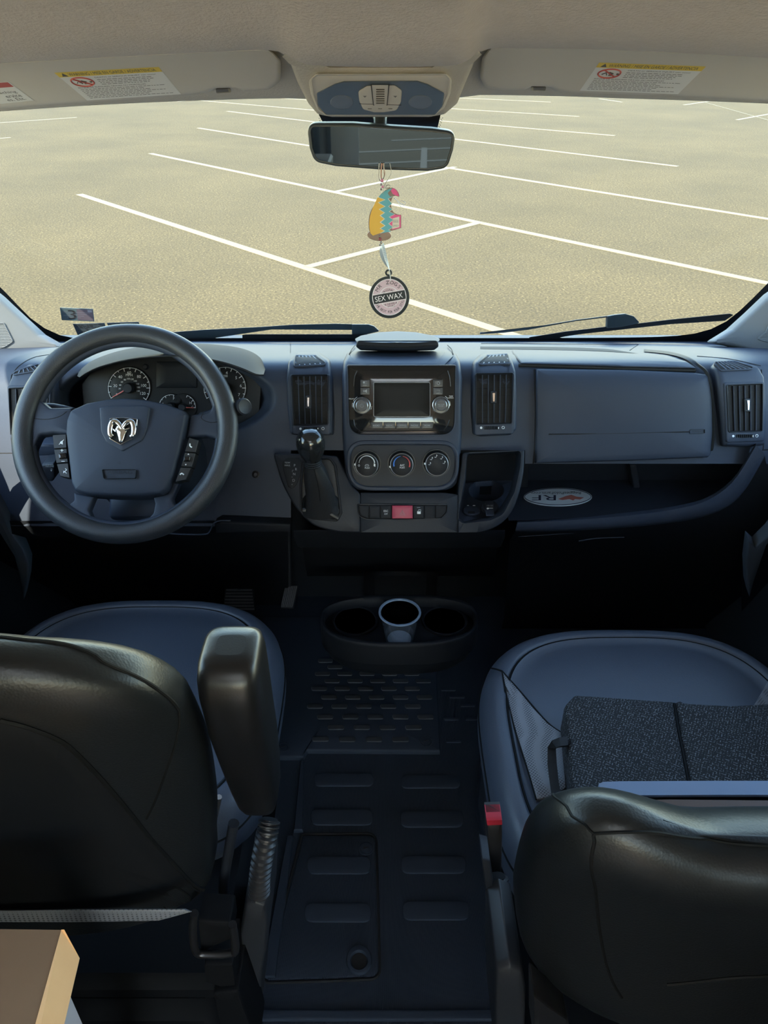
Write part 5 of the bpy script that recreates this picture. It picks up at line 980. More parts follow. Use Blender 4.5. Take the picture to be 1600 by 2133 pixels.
# brown disc behind, feather
q = MB(); pad(q, ell(790, 490, 25, 12, 32, 0.05), Surf(lambda u, v: at_y(u, v, TY + 0.006)), h=0.001, bev=1, skirt=0.002); tag(q.build('wooden_disc', mat('brown_disc', (0.34, 0.24, 0.19), 0.6)), 'small brown oval disc hanging behind the wave tag', 'pendant')
FE = thing('feather_pendant', 'grey blue metal feather pendant hanging between the two tags', 'pendant', HT(803, 560))
q = MB(); V = []; L1 = even([(795, 510), (791, 520), (793, 535), (800, 548), (810, 560)], 12); L2 = even([(799, 506), (803, 520), (807, 538), (810, 552), (811, 560)], 12)
for a, b in zip(L1, L2): V += [HT.off(*a, 0.0), HT.off(*((a + b) / 2), 0.0022), HT.off(*b, 0.0), HT.off(*((a + b) / 2), -0.0008)]
q.add(V, rings_faces(4, 12)); q.build('vane', mat('feather_metal', (0.45, 0.53, 0.62), 0.4, metal=0.5), FE)
q = MB(); tube(q, [HT.off(*p, 0.0024) for p in catmull([(797, 505), (797, 520), (801, 538), (808, 556), (812, 566), (813, 574)], 5)], 0.0005, 5)
for k in range(9): f = k / 9; a = L2[2 + k] if k < 9 else L2[-1]; tube(q, [HT.off(*((L1[k + 1] + L2[k + 1]) / 2), 0.0024), HT.off(*(L2[min(k + 2, 11)]), 0.0005)], 0.00025, 3)
q.build('quill', WHT, FE)
for u, v, r, M in ((792, 498, .0030, mat('red_bead', (0.30, 0.08, 0.09), 0.3)), (794, 505, .0022, SILV), (792, 510, .002, SILV), (791, 492, .0018, SILV)):
    q = MB(); ball(q, HT.off(u, v, 0.002), r, 10); q.build('bead', M, FE)
# round air freshener
AF = thing('air_freshener', 'round black and mauve air freshener with printed lettering below the feather', 'air freshener', HT(811, 662))
q = MB(); tk = ell(811, 619, 42, 44, 64); pts = [p for p in tk]
pad(q, tk, HT, h=0.0012, bev=0.6, skirt=0.0012, step=30); frame(q, ell(809.5, 568, 7.5, 7.5, 24), ell(809.5, 568, 3.2, 3.2, 24), HT, h=0.0012, bev=0.4, skirt=0.0012, deep=0.0012)
AFo = q.build('card', mat('card_black', (0.022, 0.030, 0.036), 0.6), AF, smooth=30)
DEGT = math.radians(-10)
MAUVE = mat('mauve_print', (0.62, 0.54, 0.63), 0.7, var=(30, (0.70, 0.47, 0.55)))
q = MB(); pad(q, ell(811, 619, 34.5, 37, 48), HT, h=0.0016, bev=0.1, skirt=0, bh=0.0002); q.build('mauve_field', MAUVE, AFo, smooth=0)
cD, sD = math.cos(DEGT), math.sin(DEGT)
def rp(x, y): return (811 + x * cD - y * sD, 619 + x * sD + y * cD)
q = MB(); pad(q, loop([rp(-34, -9), rp(34, -9), rp(34, 9), rp(-34, 9)]), HT, h=0.0020, bev=0.1, skirt=0, bh=0.0002)
def ctext(s, rad, a0, a1, h, top=True):
    for i, ch in enumerate(s):
        if ch == ' ': continue
        a = math.radians(a0 + (a1 - a0) * (i + 0.5) / len(s)); x, y = 811 + rad * math.cos(a), 619 + rad * 1.06 * math.sin(a)
        text(q, ch, x, y, h, HT, lift=0.0021, rot=a + (math.pi / 2 if top else -math.pi / 2))
ctext('MR ZOGS', 29, -158, -36, 7.5); ctext('ORIGINAL', 14.5, -150, -50, 4.2); ctext('\u2022THE BEST FOR YOUR STICK\u2022', 29, 160, 0, 5, False); text(q, '& NEVER &', *rp(1, 14), 3.8, HT, lift=0.0021, rot=DEGT); text(q, 'SPOILS', *rp(1, 19), 3.8, HT, lift=0.0021, rot=DEGT)
q.build('dark_lettering', mat('card_black', (0.022, 0.030, 0.036)), AFo, smooth=0)
q = MB(); text(q, 'SEX WAX', *rp(-1, 0), 11, HT, wpx=58, lift=0.0025, rot=DEGT)
for a, b in ((rp(-34, -10.5), rp(34, -10.5)), (rp(-34, 10.5), rp(34, 10.5))): tube(q, [HT.off(*a, 0.0022), HT.off(*b, 0.0022)], 0.0006, 4)
tube(q, [HT.off(*p, 0.0020) for p in ell(811, 619, 35, 37.5, 60)], 0.0005, 4, True)
for t0, t1 in ((-160, -38), (25, 140)): tube(q, [HT.off(*p, 0.0020) for p in arc(811, 619, 20, 21, t0, t1, 20)], 0.0005, 4)
q.build('pale_lettering', mat('pale_print', (0.85, 0.85, 0.88), 0.7), AFo, smooth=0)
q = MB(); tube(q, [HT.off(*p, 0.0025) for p in catmull([(812, 560), (811, 566), (813, 576), (814, 586)], 4)], 0.0007, 5); q.build('string', WHT, AF)

# stickers on the glass
STI = Surf(lambda u, v: WSH.off(u, v, 0.002))
def sticker(label, quad, m, fn):
    T = quadS(quad, STI); q = MB(); P = [T.off(x, y, 0.0) for x, y in ((0, 0), (1, 0), (1, 1), (0, 1))]; P += [p + WN * 0.0006 for p in P]; q.add(P, [(0, 1, 2, 3), (4, 5, 6, 7), (0, 1, 5, 4), (1, 2, 6, 5), (2, 3, 7, 6), (3, 0, 4, 7)])
    t = thing('windshield_sticker', label, 'sticker', P[3], 'windshield stickers'); q.build('backing', m, t, smooth=0); fn(t, T)
def s1_(t, T):
    q = MB(); qrect(q, T, 0.5, 0.05, 0.98, 0.93, 0.0009); q.build('mauve_half', mat('sticker_mauve', (0.15, 0.12, 0.15), 0.6), t, smooth=0)
    q = MB(); qtext(q, '3', T, 0.22, 0.5, 0.72, 0.24, 0.0011); q.build('digit', DKP, t, smooth=0)
    q = MB(); qrect(q, T, 0.83, 0.08, 0.96, 0.25, 0.0012)
    for k in range(4): qrect(q, T, 0.08 + 0.1 * (k % 2), 0.3 + .14 * k, 0.9 - .1 * k, 0.325 + .14 * k, 0.0011)
    q.build('pale_print', mat('sticker_pale', (0.30, 0.30, 0.36), 0.6), t, smooth=0)
def s2_(seed):
    def f(t, T):
        q = MB(); r = random.Random(seed)
        for k in range(7):
            x = 0.06
            while x < 0.92:
                w = r.uniform(0.03, 0.12); 
                if r.random() < 0.75: qrect(q, T, x, 0.10 + 0.12 * k, min(x + w, 0.95), 0.15 + 0.12 * k, 0.0009)
                x += w + 0.03
        q.build('print', DKP, t, smooth=0)
    return f
sticker('upper inspection sticker with a large digit at the lower left glass', [(125, 639), (194, 642), (197, 668), (129, 665)], mat('sticker_teal', (0.11, 0.16, 0.18), 0.6), s1_)
sticker('dark printed sticker low on glass just above the wheel rim', [(152, 673), (218, 671), (224, 690), (162, 696)], mat('sticker_slate', (0.055, 0.075, 0.09), 0.6), s2_(3))
sticker('plain slate sticker partly hidden by the top of the steering wheel', [(223, 671), (289, 669), (296, 686), (230, 690)], mat('sticker_slate', (0.055, 0.075, 0.09)), s2_(9))
# oval sticker lying in the dash shelf
q = MB(); oe = ell(1162, 1036, 71, 19, 48); S_ = Surf(lambda u, v: at_z(u, v, ZS)); S_.n = lambda u, v: np.array([0, 0, 1.0]); S_.off = lambda u, v, h: at_z(u, v, ZS) + np.array([0, 0, h])
OV = thing('oval_sticker', 'white oval farm sticker lying upside down in the dash shelf', 'sticker', at_z(1162, 1036, ZS))
pad(q, oe, S_, h=0.0015, bev=0.5, skirt=-0.0002, step=30); ov = q.build('backing', mat('sticker_white', (0.36, 0.40, 0.42), 0.5), OV, smooth=0)
q = MB(); frame(q, inset(oe, 1.2), inset(oe, 2.6), S_, h=0.0018, bev=0.2, skirt=0, deep=-0.001); text(q, 'RF', 1133, 1038.5, 11, S_, wpx=50, lift=0.0021, flip=True); q.build('bold_letters', mat('navy_print', (0.012, 0.014, 0.035), 0.6), ov, smooth=0)
q = MB(); text(q, 'ReggiesPoloFarm.com', 1158, 1028, 6.5, S_, wpx=104, lift=0.0021, flip=True); q.build('script', DKP, ov, smooth=0)
q = MB(); pad(q, loop([(1163, 1041), (1178, 1035), (1190, 1032), (1200, 1036), (1216, 1038), (1208, 1042), (1198, 1041), (1194, 1044), (1186, 1041), (1172, 1043)]), S_, h=0.0021, bev=0.1, skirt=0); q.build('red_figure', mat('sticker_red', (0.28, 0.09, 0.07), 0.6), ov, smooth=0)
# ================================================================== SEATS
def perforated():
    m = bpy.data.materials.new('perforated_leather'); m.use_nodes = True; nt = m.node_tree; b = nt.nodes['Principled BSDF']; L = nt.links.new
    tc = nt.nodes.new('ShaderNodeTexCoord'); mp = nt.nodes.new('ShaderNodeMapping'); mp.inputs['Rotation'].default_value = (0, 0, 0.785); v = nt.nodes.new('ShaderNodeTexVoronoi'); v.inputs['Scale'].default_value = 260; v.inputs['Randomness'].default_value = 0
    r = nt.nodes.new('ShaderNodeValToRGB'); r.color_ramp.elements[0].position = 0.30; r.color_ramp.elements[1].position = 0.42; r.color_ramp.elements[0].color = (0.05, 0.055, 0.065, 1); r.color_ramp.elements[1].color = (0.20, 0.21, 0.235, 1)
    L(tc.outputs['Object'], mp.inputs[0]); L(mp.outputs[0], v.inputs['Vector']); L(v.outputs['Distance'], r.inputs[0]); L(r.outputs[0], b.inputs['Base Color']); b.inputs['Roughness'].default_value = 0.45; return m
PERF = perforated()
def cushion(parent, cx, y0, y1, zt, a, wedges, seams, extra_px=None):
    cy, b = (y0 + y1) / 2, (y1 - y0) / 2
    def outl(t):
        c, s = math.cos(t), math.sin(t); e = 2 / (3.0 if s > 0 else 5.0)
        wd = a * (1 - 0.06 * max(0, -s))
        return wd * math.copysign(abs(c) ** e, c), b * math.copysign(abs(s) ** e, s)
    def zz(r, t):
        s = math.sin(t)
        if r <= 0.84: return zt - 0.012 * (r / 0.84) ** 2 + 0.012 * max(0, 1 - abs(r - 0.6) / 0.6) - 0.012
        if r <= 1.0: q = (r - 0.86) / 0.14; return zt - 0.012 + 0.004 * math.sin(max(0, q) * math.pi) - 0.030 * max(0, q) ** 2.5
        return zt - 0.042 - (r - 1.0) * 3.2
    n = 96; T = [2 * math.pi * k / n for k in range(n)]; rr = [0.12, 0.3, 0.5, 0.66, 0.76, 0.82, 0.845, 0.855, 0.865, 0.88, 0.91, 0.94, 0.965, 0.985, 1.0]
    V = []
    for r in rr:
        for t in T:
            x, y = outl(t); dip = 0.007 if r == 0.855 else 0; V.append((cx + x * r, cy + y * r, zz(r, t) - dip))
    for g, dz in ((1.012, 0.062), (1.015, 0.085), (0.99, 0.12), (0.95, 0.16)):
        for t in T: x, y = outl(t); V.append((cx + x * g, cy + y * g, zt - dz))
    k = len(rr) + 4; F = rings_faces(n, k); V.append((cx, cy, zz(0, 0))); F += [(i, (i + 1) % n, len(V) - 1) for i in range(n)]; F.append(tuple((k - 1) * n + i for i in range(n)))
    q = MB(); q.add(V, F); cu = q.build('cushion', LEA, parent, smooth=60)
    q = MB(); tube(q, [np.array([cx + outl(t)[0] * 0.855, cy + outl(t)[1] * 0.855, zz(0.855, t) - 0.003]) for t in T], 0.0022, 6, True); tube(q, [np.array([cx + outl(t)[0] * 1.012, cy + outl(t)[1] * 1.012, zt - 0.060]) for t in T], 0.0018, 6, True); q.build('seam', SEAM, cu)
    def top(u, v):
        z = zt
        for _ in range(5):
            p = at_z(u, v, z); x, y = (p[0] - cx) / a, (p[1] - cy) / b; t = math.atan2(y, x); ox, oy = outl(t); r = math.hypot(p[0] - cx, p[1] - cy) / (math.hypot(ox, oy) + 1e-9); z = zz(min(r, 1.0), t)
        return at_z(u, v, z)
    TS = Surf(top); TS.n = lambda u, v: np.array([0, 0, 1.0]); TS.off = lambda u, v, h: top(u, v) + np.array([0, 0, h])
    for w in wedges:
        q = MB(); pad(q, loop(w, 1), TS, h=0.0035, bev=2, skirt=0.004, nr=3, step=8); q.build('perforated_insert', PERF, cu, label='perforated grey wedge insert', smooth=50)
    q = MB()
    for s in seams: line_on(q, s, TS, 0.0016, 0.0025)
    if q.v: q.build('seam', SEAM, cu)
    return cu, TS
def backrest(parent, cx, yb, zb, yt, zt, prof, th, seams, matl, horn=0.0):
    pw = pchip([p[0] for p in prof], [p[1] for p in prof]); n = 64
    def pt(s, t):       # s 0..1 from bottom to top, t angle round the section (0 = +x, pi/2 = rear towards the camera)
        w = pw(s); c, q = math.cos(t), math.sin(t); k = min(1.0, w / 0.16) ** 0.6
        hx = w * math.copysign(abs(c) ** 0.62, c); tt = th * (1 - 0.35 * s) * (0.75 + 0.25 * k) * (1.0 if s < 0.80 else max(0.02, 1 - ((s - 0.80) / 0.20) ** 2.4) ** 0.5)
        hy = tt * math.copysign(abs(q) ** 0.62, q)
        fwd = 0.055 * max(0, abs(hx) / 0.30 - 0.55) if q < 0 else 0.02 * (hx / 0.3) ** 2
        z = zb + (zt - zb) * s + horn * sstep(0.14, 0.27, abs(hx)) * s ** 3; y = yb + (yt - yb) * s + 0.02 * math.sin(s * math.pi)
        return np.array([cx + hx, y - hy + fwd, z])
    ss = list(np.linspace(0, 0.8, 22)) + [0.83, 0.86, 0.885, 0.91, 0.93, 0.945, 0.96, 0.972, 0.982, 0.99, 0.996, 1.0]; T = [2 * math.pi * k / n for k in range(n)]
    V = [pt(s, t) for s in ss for t in T]; F = rings_faces(n, len(ss)); F.append(tuple(range(n))); F.append(tuple((len(ss) - 1) * n + i for i in range(n)))
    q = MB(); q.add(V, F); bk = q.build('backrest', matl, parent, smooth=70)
    return bk, pt, pw
def on_back(pt, cx, pw, x, s):          # rear surface point at given x
    lo, hi = 0, math.pi
    for _ in range(30):
        m_ = (lo + hi) / 2
        if pt(s, m_)[0] > x: lo = m_
        else: hi = m_
    return pt(s, (lo + hi) / 2)
PICK = {}
def back_pick(pt, u, v, zb, zt):        # where a line of sight first meets the backrest
    if id(pt) not in PICK:
        G = [(s, t, pt(s, t) - EYE) for s in np.linspace(0.0, 1.0, 110) for t in np.linspace(-0.6, math.pi + 0.6, 110)]
        W = np.array([g[2] @ FW for g in G]); X = np.array([800 + FPX * (g[2] @ RT) for g in G]) * 0 + np.array([800 + FPX * (g[2] @ RT) / w for g, w in zip(G, W)]); Y = np.array([1066.5 - FPX * (g[2] @ UPV) / w for g, w in zip(G, W)])
        PICK[id(pt)] = ([(g[0], g[1]) for g in G], W, X, Y)
    st, W, X, Y = PICK[id(pt)]; e = (X - u) ** 2 + (Y - v) ** 2; m = e.min(); ok = np.where(e < max(80, m * 1.2))[0]; near = W[ok].min(); ok = ok[W[ok] < near + 0.012]
    s, t = st[ok[np.argmin(e[ok])]]; h = 0.012
    def err(s, t): q = pt(max(0, min(1, s)), t) - EYE; w = q @ FW; return (800 + FPX * (q @ RT) / w - u) ** 2 + (1066.5 - FPX * (q @ UPV) / w - v) ** 2
    while h > 0.0004:
        c = [(s + a * h, t + b * h * 3) for a in (-1, 0, 1) for b in (-1, 0, 1)]; k = min(c, key=lambda x: err(*x))
        if k == (s, t): h /= 2
        s, t = max(0, min(1, k[0])), k[1]
        if k[0] != s: h /= 2
    return s, t
def seam_on(mb, pt, pxs, r, out=0.0, zb=0, zt=1):
    st = [back_pick(pt, u, v, zb, zt) for u, v in pxs]; Q = catmull([np.array(p) for p in st], 6); tube(mb, [pt(max(0, min(1, s)), t) for s, t in Q], r * 0.8, 6)

# ---- driver seat
DS_ = thing('driver_seat', 'black leather driver seat behind the steering wheel with raised armrest', 'seat', (-0.465, 0.95, 0.0))
cu, TS = cushion(DS_, -0.466, 0.70, 1.262, 0.435, 0.276, [[(541, 1318), (530, 1345), (526, 1370), (524, 1410), (505, 1402), (470, 1386), (500, 1358), (525, 1332)]], [[(541, 1318), (537, 1350), (530, 1400), (522, 1450)], [(542, 1317), (505, 1353), (470, 1386), (440, 1420)]])
bk, pt, pw = backrest(DS_, -0.470, 0.585, 0.490, 0.470, 1.005, [(0, .225), (.04, .25), (.15, .258), (.35, .272), (.6, .280), (.76, .278), (.84, .264), (.89, .243), (.935, .208), (.97, .16), (.99, .10), (1, .03)], 0.075, None, LEA2)
q = MB(); seam_on(q, pt, [(2, 1322), (100, 1336), (200, 1366), (290, 1412), (350, 1452), (372, 1478)], 0.0022)
seam_on(q, pt, [(372, 1478), (374, 1500), (366, 1545), (345, 1610), (318, 1680), (305, 1705)], 0.0018); q.build('seam', SEAM, bk)
q = MB(); seam_on(q, pt, [(0, 1500), (60, 1515), (130, 1545), (190, 1600), (260, 1680), (330, 1765), (400, 1840), (445, 1872)], 0.0035); q.build('welt', SEAM, bk)
q = MB(); seam_on(q, pt, [(160, 1650), (240, 1740), (330, 1820), (400, 1880)], 0.002); seam_on(q, pt, [(100, 1755), (140, 1785), (250, 1800), (300, 1850), (345, 1893)], 0.0012); q.build('seam', SEAM, bk)
BKS = Surf(lambda u, v: pt(*back_pick(pt, u, v, 0, 1)), (0.15, -.8, .55))
q = MB(); pad(q, loop([(-240, 1500), (-100, 1497), (0, 1503), (60, 1517), (130, 1547), (190, 1602), (260, 1682), (330, 1767), (400, 1840), (432, 1868), (395, 1886), (200, 1890), (0, 1890), (-240, 1890)], 2), BKS, h=0.003, bev=2, skirt=0.002, nr=4, step=22, ctr=(60, 1740)); q.build('back_panel', mat('back_panel_fabric', (0.006, 0.007, 0.009), 0.6, spec=0.2), bk, label='matt black lower back panel')
# hard lower back panel with perforated hem
q = MB(); BPs = Surf(lambda u, v: at_y(u, v, 0.496 + 0.00006 * (1900 - v)), (0, -.55, .83)); pad(q, loop([(-260, 1900), (0, 1896), (150, 1894), (300, 1893), (385, 1893, 4), (400, 1899), (330, 1918), (150, 1921), (0, 1921), (-260, 1924)], 1), BPs, h=0.004, bev=2, skirt=0.003, step=12); q.build('perforated_hem', PERF, bk)
# armrest folded up beside the backrest
AR = MB(); secs = []
for z, y, x0, x1, dep in [(.893, .575, -.172, -.142, .03), (.892, .563, -.183, -.132, .055), (.886, .552, -.188, -.127, .075), (.872, .546, -.190, -.125, .085), (.850, .543, -.190, -.124, .088), (.79, .552, -.190, -.125, .088), (.72, .570, -.189, -.127, .086), (.65, .590, -.188, -.131, .082), (.60, .606, -.186, -.135, .075), (.580, .616, -.183, -.139, .06), (.570, .628, -.175, -.148, .03)]: secs.append((np.array([x0, y, z]), np.array([x1, y, z]), dep))
n = 28; V = []
for a, b, dep in secs:
    c = (a + b) / 2; hw = (b[0] - a[0]) / 2
    for k in range(n):
        t = 2 * math.pi * k / n; cc, s_ = math.cos(t), math.sin(t); e = 0.5
        V.append(c + np.array([hw * math.copysign(abs(cc) ** e, cc), dep * 0.5 + dep * 0.5 * math.copysign(abs(s_) ** e, s_) * 1.0, 0.0]))
F = rings_faces(n, len(secs)); F.append(tuple(range(n))); F.append(tuple((len(secs) - 1) * n + i for i in range(n))); AR.add(V, F); AR.build('armrest', mat('armrest_vinyl', (0.008, 0.008, 0.009), 0.34, bump=(500, 0.1, 0.001)), DS_, smooth=60)
# seat frame: pedestal, side cover, recliner trim, lever loop, belt stalk
PED = mat('pedestal_plastic', (0.005, 0.0055, 0.007), 0.7, spec=0.12)
def pedestal(parent, cx, y0, y1):
    q = MB(); box(q, (cx, (y0 + y1) / 2, 0.14), (0.42, y1 - y0, 0.28), 0.02); q.build('pedestal', PED, parent)
    q = MB(); box(q, (cx, (y0 + y1) / 2, 0.305), (0.46, (y1 - y0) * 0.95, 0.05), 0.015); q.build('seat_pan', PED, parent)
pedestal(DS_, -0.44, 0.52, 1.10)
def S_at(y): return Surf(lambda u, v: at_y(u, v, y))
def Sx(x): return Surf(lambda u, v: at_x(u, v, x))
q = MB(); pad(q, loop([(512, 1866, 10), (535, 1858, 6), (556, 1866, 6), (561, 1900), (558, 1960, 14), (548, 2010, 10), (540, 2133), (505, 2133), (502, 2000), (502, 1930)]), Surf(lambda u, v: at_y(u, v, 0.585)), h=0.012, bev=6, skirt=0.10, nr=2, step=9); q.build('side_cover', mat('side_cover_plastic', (0.020, 0.022, 0.027), 0.45), DS_, smooth=50)
q = MB(); tube(q, [at_y(u, v, 0.60) for u, v in catmull([(487, 1715), (479, 1760), (470, 1810), (466, 1850), (470, 1880)], 5)], [0.007] * 20 + [0.006], 10); q.build('recliner_trim', PL2, DS_)
q = MB(); tube(q, [at_y(u, v, 0.62) for u, v in ((456, 1660), (449, 1690), (441, 1730))], [0.004, 0.0045, 0.003], 8); q.build('recline_lever', SILVER, DS_, label='satin silver lever')
q = MB(); tube(q, [at_y(u, v, 0.52) for u, v in catmull([(405, 1902), (402, 1930), (404, 1965), (412, 1985), (440, 1988), (478, 1986), (490, 1980), (488, 1950), (484, 1925)], 5)], 0.0052, 10); q.build('lever_loop', DARKM, DS_)
q = MB(); pad(q, loop([(428, 1992, 3), (488, 1992, 3), (494, 2036, 3), (480, 2046), (430, 2030)]), S_at(0.53), h=0.01, bev=2, skirt=0.05); q.build('latch_block', PED, DS_)
q = MB(); pad(q, loop([(415, 1908), (482, 1912, 6), (486, 1945), (420, 1975)]), S_at(0.535), h=0.006, bev=2, skirt=0.03); q.build('latch_cover', PED, DS_)
q = MB(); pad(q, loop([(446, 2056, 3), (498, 2052, 3), (528, 2133), (540, 2180), (470, 2180)]), S_at(0.52), h=0.008, bev=3, skirt=0.06); q.build('foot_cover', PED, DS_)
def belt_stalk(label, pts, pol, red, sleeve_r, housing):
    t = thing('seat_belt_buckle', label, 'seat belt buckle', pts[-1], 'seat belt buckles')
    Q = catmull(pts, 14); n = len(Q); q = MB(); tube(q, Q, [sleeve_r * (1.0 if (i // 2) % 2 else 0.74) for i in range(n)], 12); q.build('ribbed_sleeve', mat('sleeve_rubber', (0.022, 0.023, 0.026), 0.4), t, smooth=30)
    if housing: 
        S_, poly, rpoly = housing; q = MB(); pad(q, loop(poly), S_, h=0.010, bev=3, skirt=0.016); q.build('housing', mat('buckle_black', (0.022, 0.022, 0.024), 0.4), t)
        q = MB(); pad(q, loop(rpoly, 1.5), S_, h=0.012, bev=1, skirt=0.012); q.build('release_button', mat('buckle_red', (0.42, 0.02, 0.04), 0.4), t, label='red release button')
belt_stalk('black ribbed belt stalk beside the driver armrest', [at_y(562, 1706, 0.625), at_y(556, 1740, 0.612), at_y(546, 1790, 0.600), at_y(541, 1830, 0.592), at_y(540, 1862, 0.588)], None, None, 0.0145, None)
# ---- passenger seat
PS_ = thing('passenger_seat', 'black leather passenger seat at right holding a textured black pad', 'seat', (0.46, 0.85, 0.0))
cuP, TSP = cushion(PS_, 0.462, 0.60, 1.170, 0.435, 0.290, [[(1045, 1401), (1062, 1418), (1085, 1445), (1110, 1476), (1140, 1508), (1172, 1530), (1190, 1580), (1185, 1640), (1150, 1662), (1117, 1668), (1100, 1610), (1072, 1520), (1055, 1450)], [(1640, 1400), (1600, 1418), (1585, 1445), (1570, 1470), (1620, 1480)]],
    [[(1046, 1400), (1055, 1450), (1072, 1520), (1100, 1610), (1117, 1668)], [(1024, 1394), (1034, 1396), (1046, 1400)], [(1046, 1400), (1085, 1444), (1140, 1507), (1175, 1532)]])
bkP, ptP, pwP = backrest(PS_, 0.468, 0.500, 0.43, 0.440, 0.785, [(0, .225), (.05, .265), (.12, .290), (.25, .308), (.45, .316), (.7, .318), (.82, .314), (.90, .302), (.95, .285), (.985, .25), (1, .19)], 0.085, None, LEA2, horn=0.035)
q = MB(); seam_on(q, ptP, [(1600, 1742), (1500, 1737), (1400, 1734), (1300, 1734), (1238, 1737)], 0.0022); seam_on(q, ptP, [(1238, 1737), (1215, 1715), (1180, 1680), (1152, 1654)], 0.0018)
seam_on(q, ptP, [(1238, 1737), (1235, 1770), (1240, 1850), (1250, 1940), (1270, 2030), (1295, 2078)], 0.0022); q.build('seam', SEAM, bkP)
q = MB(); seam_on(q, ptP, [(1390, 2050), (1440, 2045), (1520, 2036), (1600, 2032)], 0.003); q.build('pocket_welt', SEAM, bkP)
pedestal(PS_, 0.44, 0.42, 1.00)
q = MB(); pad(q, loop([(1030, 2002, 10), (1060, 1990, 8), (1086, 2000, 8), (1094, 2050), (1092, 2133), (1080, 2180), (1030, 2180), (1028, 2100)]), S_at(0.50), h=0.012, bev=6, skirt=0.10, nr=2, step=9); q.build('side_cover', MATS['side_cover_plastic'], PS_, smooth=50)
q = MB(); pad(q, loop([(1002, 1780, 3), (1020, 1785), (1035, 1890), (1042, 1985), (1030, 1995), (1014, 1880)]), S_at(0.60), h=0.006, bev=2, skirt=0.03); q.build('rail_cover', PL2, PS_)
q = MB(); pad(q, loop([(1110, 2060, 3), (1140, 2085), (1180, 2112), (1176, 2133), (1190, 2160), (1110, 2150)]), S_at(0.44), h=0.006, bev=2, skirt=0.03); q.build('hinge_bracket', DARKM, PS_)
belt_stalk('black seat belt buckle with red release button beside the passenger seat', [at_y(1034, 1825, 0.63), at_y(1040, 1870, 0.615), at_y(1048, 1930, 0.60), at_y(1056, 1985, 0.585)], None, None, 0.0165, (S_at(0.655), [(1011, 1692, 2), (1044, 1691, 2), (1046, 1720), (1044, 1800), (1040, 1830, 5), (1024, 1832, 5), (1016, 1790)], [(1011, 1692), (1044, 1691), (1045, 1703), (1012, 1704)]))

for st, x, y, z in ((DS_, -0.475, 0.455, 1.02), (PS_, 0.480, 0.425, 0.80)):       # head restraints, outside the frame
    q = MB(); box(q, (x, y, z + 0.125), (0.25, 0.085, 0.17), 0.035); q.build('headrest', LEA2, st, smooth=60)
    for k in (-0.06, 0.06): q = MB(); tube(q, [np.array([x + k, y, z - 0.03]), np.array([x + k, y, z + 0.06])], 0.006, 10); q.build('headrest_post', SILVER, st)

# ---- things on the passenger seat
def weave():
    m = bpy.data.materials.new('basket_weave_cloth'); m.use_nodes = True; nt = m.node_tree; b = nt.nodes['Principled BSDF']; L = nt.links.new
    tc = nt.nodes.new('ShaderNodeTexCoord'); mp = nt.nodes.new('ShaderNodeMapping'); mp.inputs['Rotation'].default_value = (0, 0, 0.5); L(tc.outputs['Object'], mp.inputs[0])
    ck = nt.nodes.new('ShaderNodeTexChecker'); ck.inputs['Scale'].default_value = 150; L(mp.outputs[0], ck.inputs['Vector'])
    def wv(d, sc):
        w = nt.nodes.new('ShaderNodeTexWave'); w.bands_direction = d; w.inputs['Scale'].default_value = sc; L(mp.outputs[0], w.inputs['Vector']); return w
    a, c = wv('X', 75), wv('Y', 75); mx = nt.nodes.new('ShaderNodeMix'); L(ck.outputs['Fac'], mx.inputs[0]); L(a.outputs['Fac'], mx.inputs[2]); L(c.outputs['Fac'], mx.inputs[3])
    n = nt.nodes.new('ShaderNodeTexNoise'); n.inputs['Scale'].default_value = 120; L(tc.outputs['Object'], n.inputs['Vector'])
    mu = nt.nodes.new('ShaderNodeMath'); mu.operation = 'MULTIPLY'; L(mx.outputs[0], mu.inputs[0]); L(n.outputs['Fac'], mu.inputs[1])
    n.inputs['Scale'].default_value = 420
    r = nt.nodes.new('ShaderNodeValToRGB'); r.color_ramp.elements[0].position = 0.43; r.color_ramp.elements[1].position = 0.55; r.color_ramp.elements[0].color = (0.006, 0.007, 0.009, 1); r.color_ramp.elements[1].color = (0.17, 0.18, 0.20, 1)
    L(mu.outputs[0], r.inputs[0]); L(r.outputs[0], b.inputs['Base Color']); b.inputs['Roughness'].default_value = 0.8; return m
CLOTH = weave()
SP_ = thing('seat_pad', 'black basket-weave foldable pad with a seam lying on the passenger seat', 'cushion', at_z(1400, 1640, 0.44))
TP = Surf(lambda u, v: at_z(u, v, 0.480 - 0.00002 * (v - 1460)))
TP.n = lambda u, v: np.array([0, 0, 1.0]); TP.off = lambda u, v, h: TP(u, v) + np.array([0, 0, h])
q = MB(); pad(q, loop([(1174, 1475, 16), (1196, 1452, 10), (1260, 1456), (1340, 1462), (1402, 1466), (1410, 1520), (1422, 1580), (1436, 1660), (1440, 1690), (1196, 1690), (1190, 1640), (1182, 1560)]), TP, h=0.010, bev=9, skirt=0.045, nr=4, step=9, bh=0.012, dome=0.004); q.build('panel', CLOTH, SP_, smooth=60)
q = MB(); pad(q, loop([(1405, 1466, 4), (1440, 1470), (1520, 1474), (1600, 1470), (1700, 1468), (1700, 1690), (1444, 1690), (1440, 1660), (1426, 1580), (1414, 1520)]), TP, h=0.010, bev=9, skirt=0.045, nr=4, step=9, bh=0.012, dome=0.004); q.build('panel', CLOTH, SP_, smooth=60)
q = MB(); line_on(q, [(1404, 1468), (1412, 1520), (1424, 1580), (1438, 1660)], TP, 0.003, 0.002); q.build('seam', SEAM, SP_)
STR = mat('webbing', (0.020, 0.022, 0.026), 0.7, bump=(500, 0.4, 0.001, 'Y'))
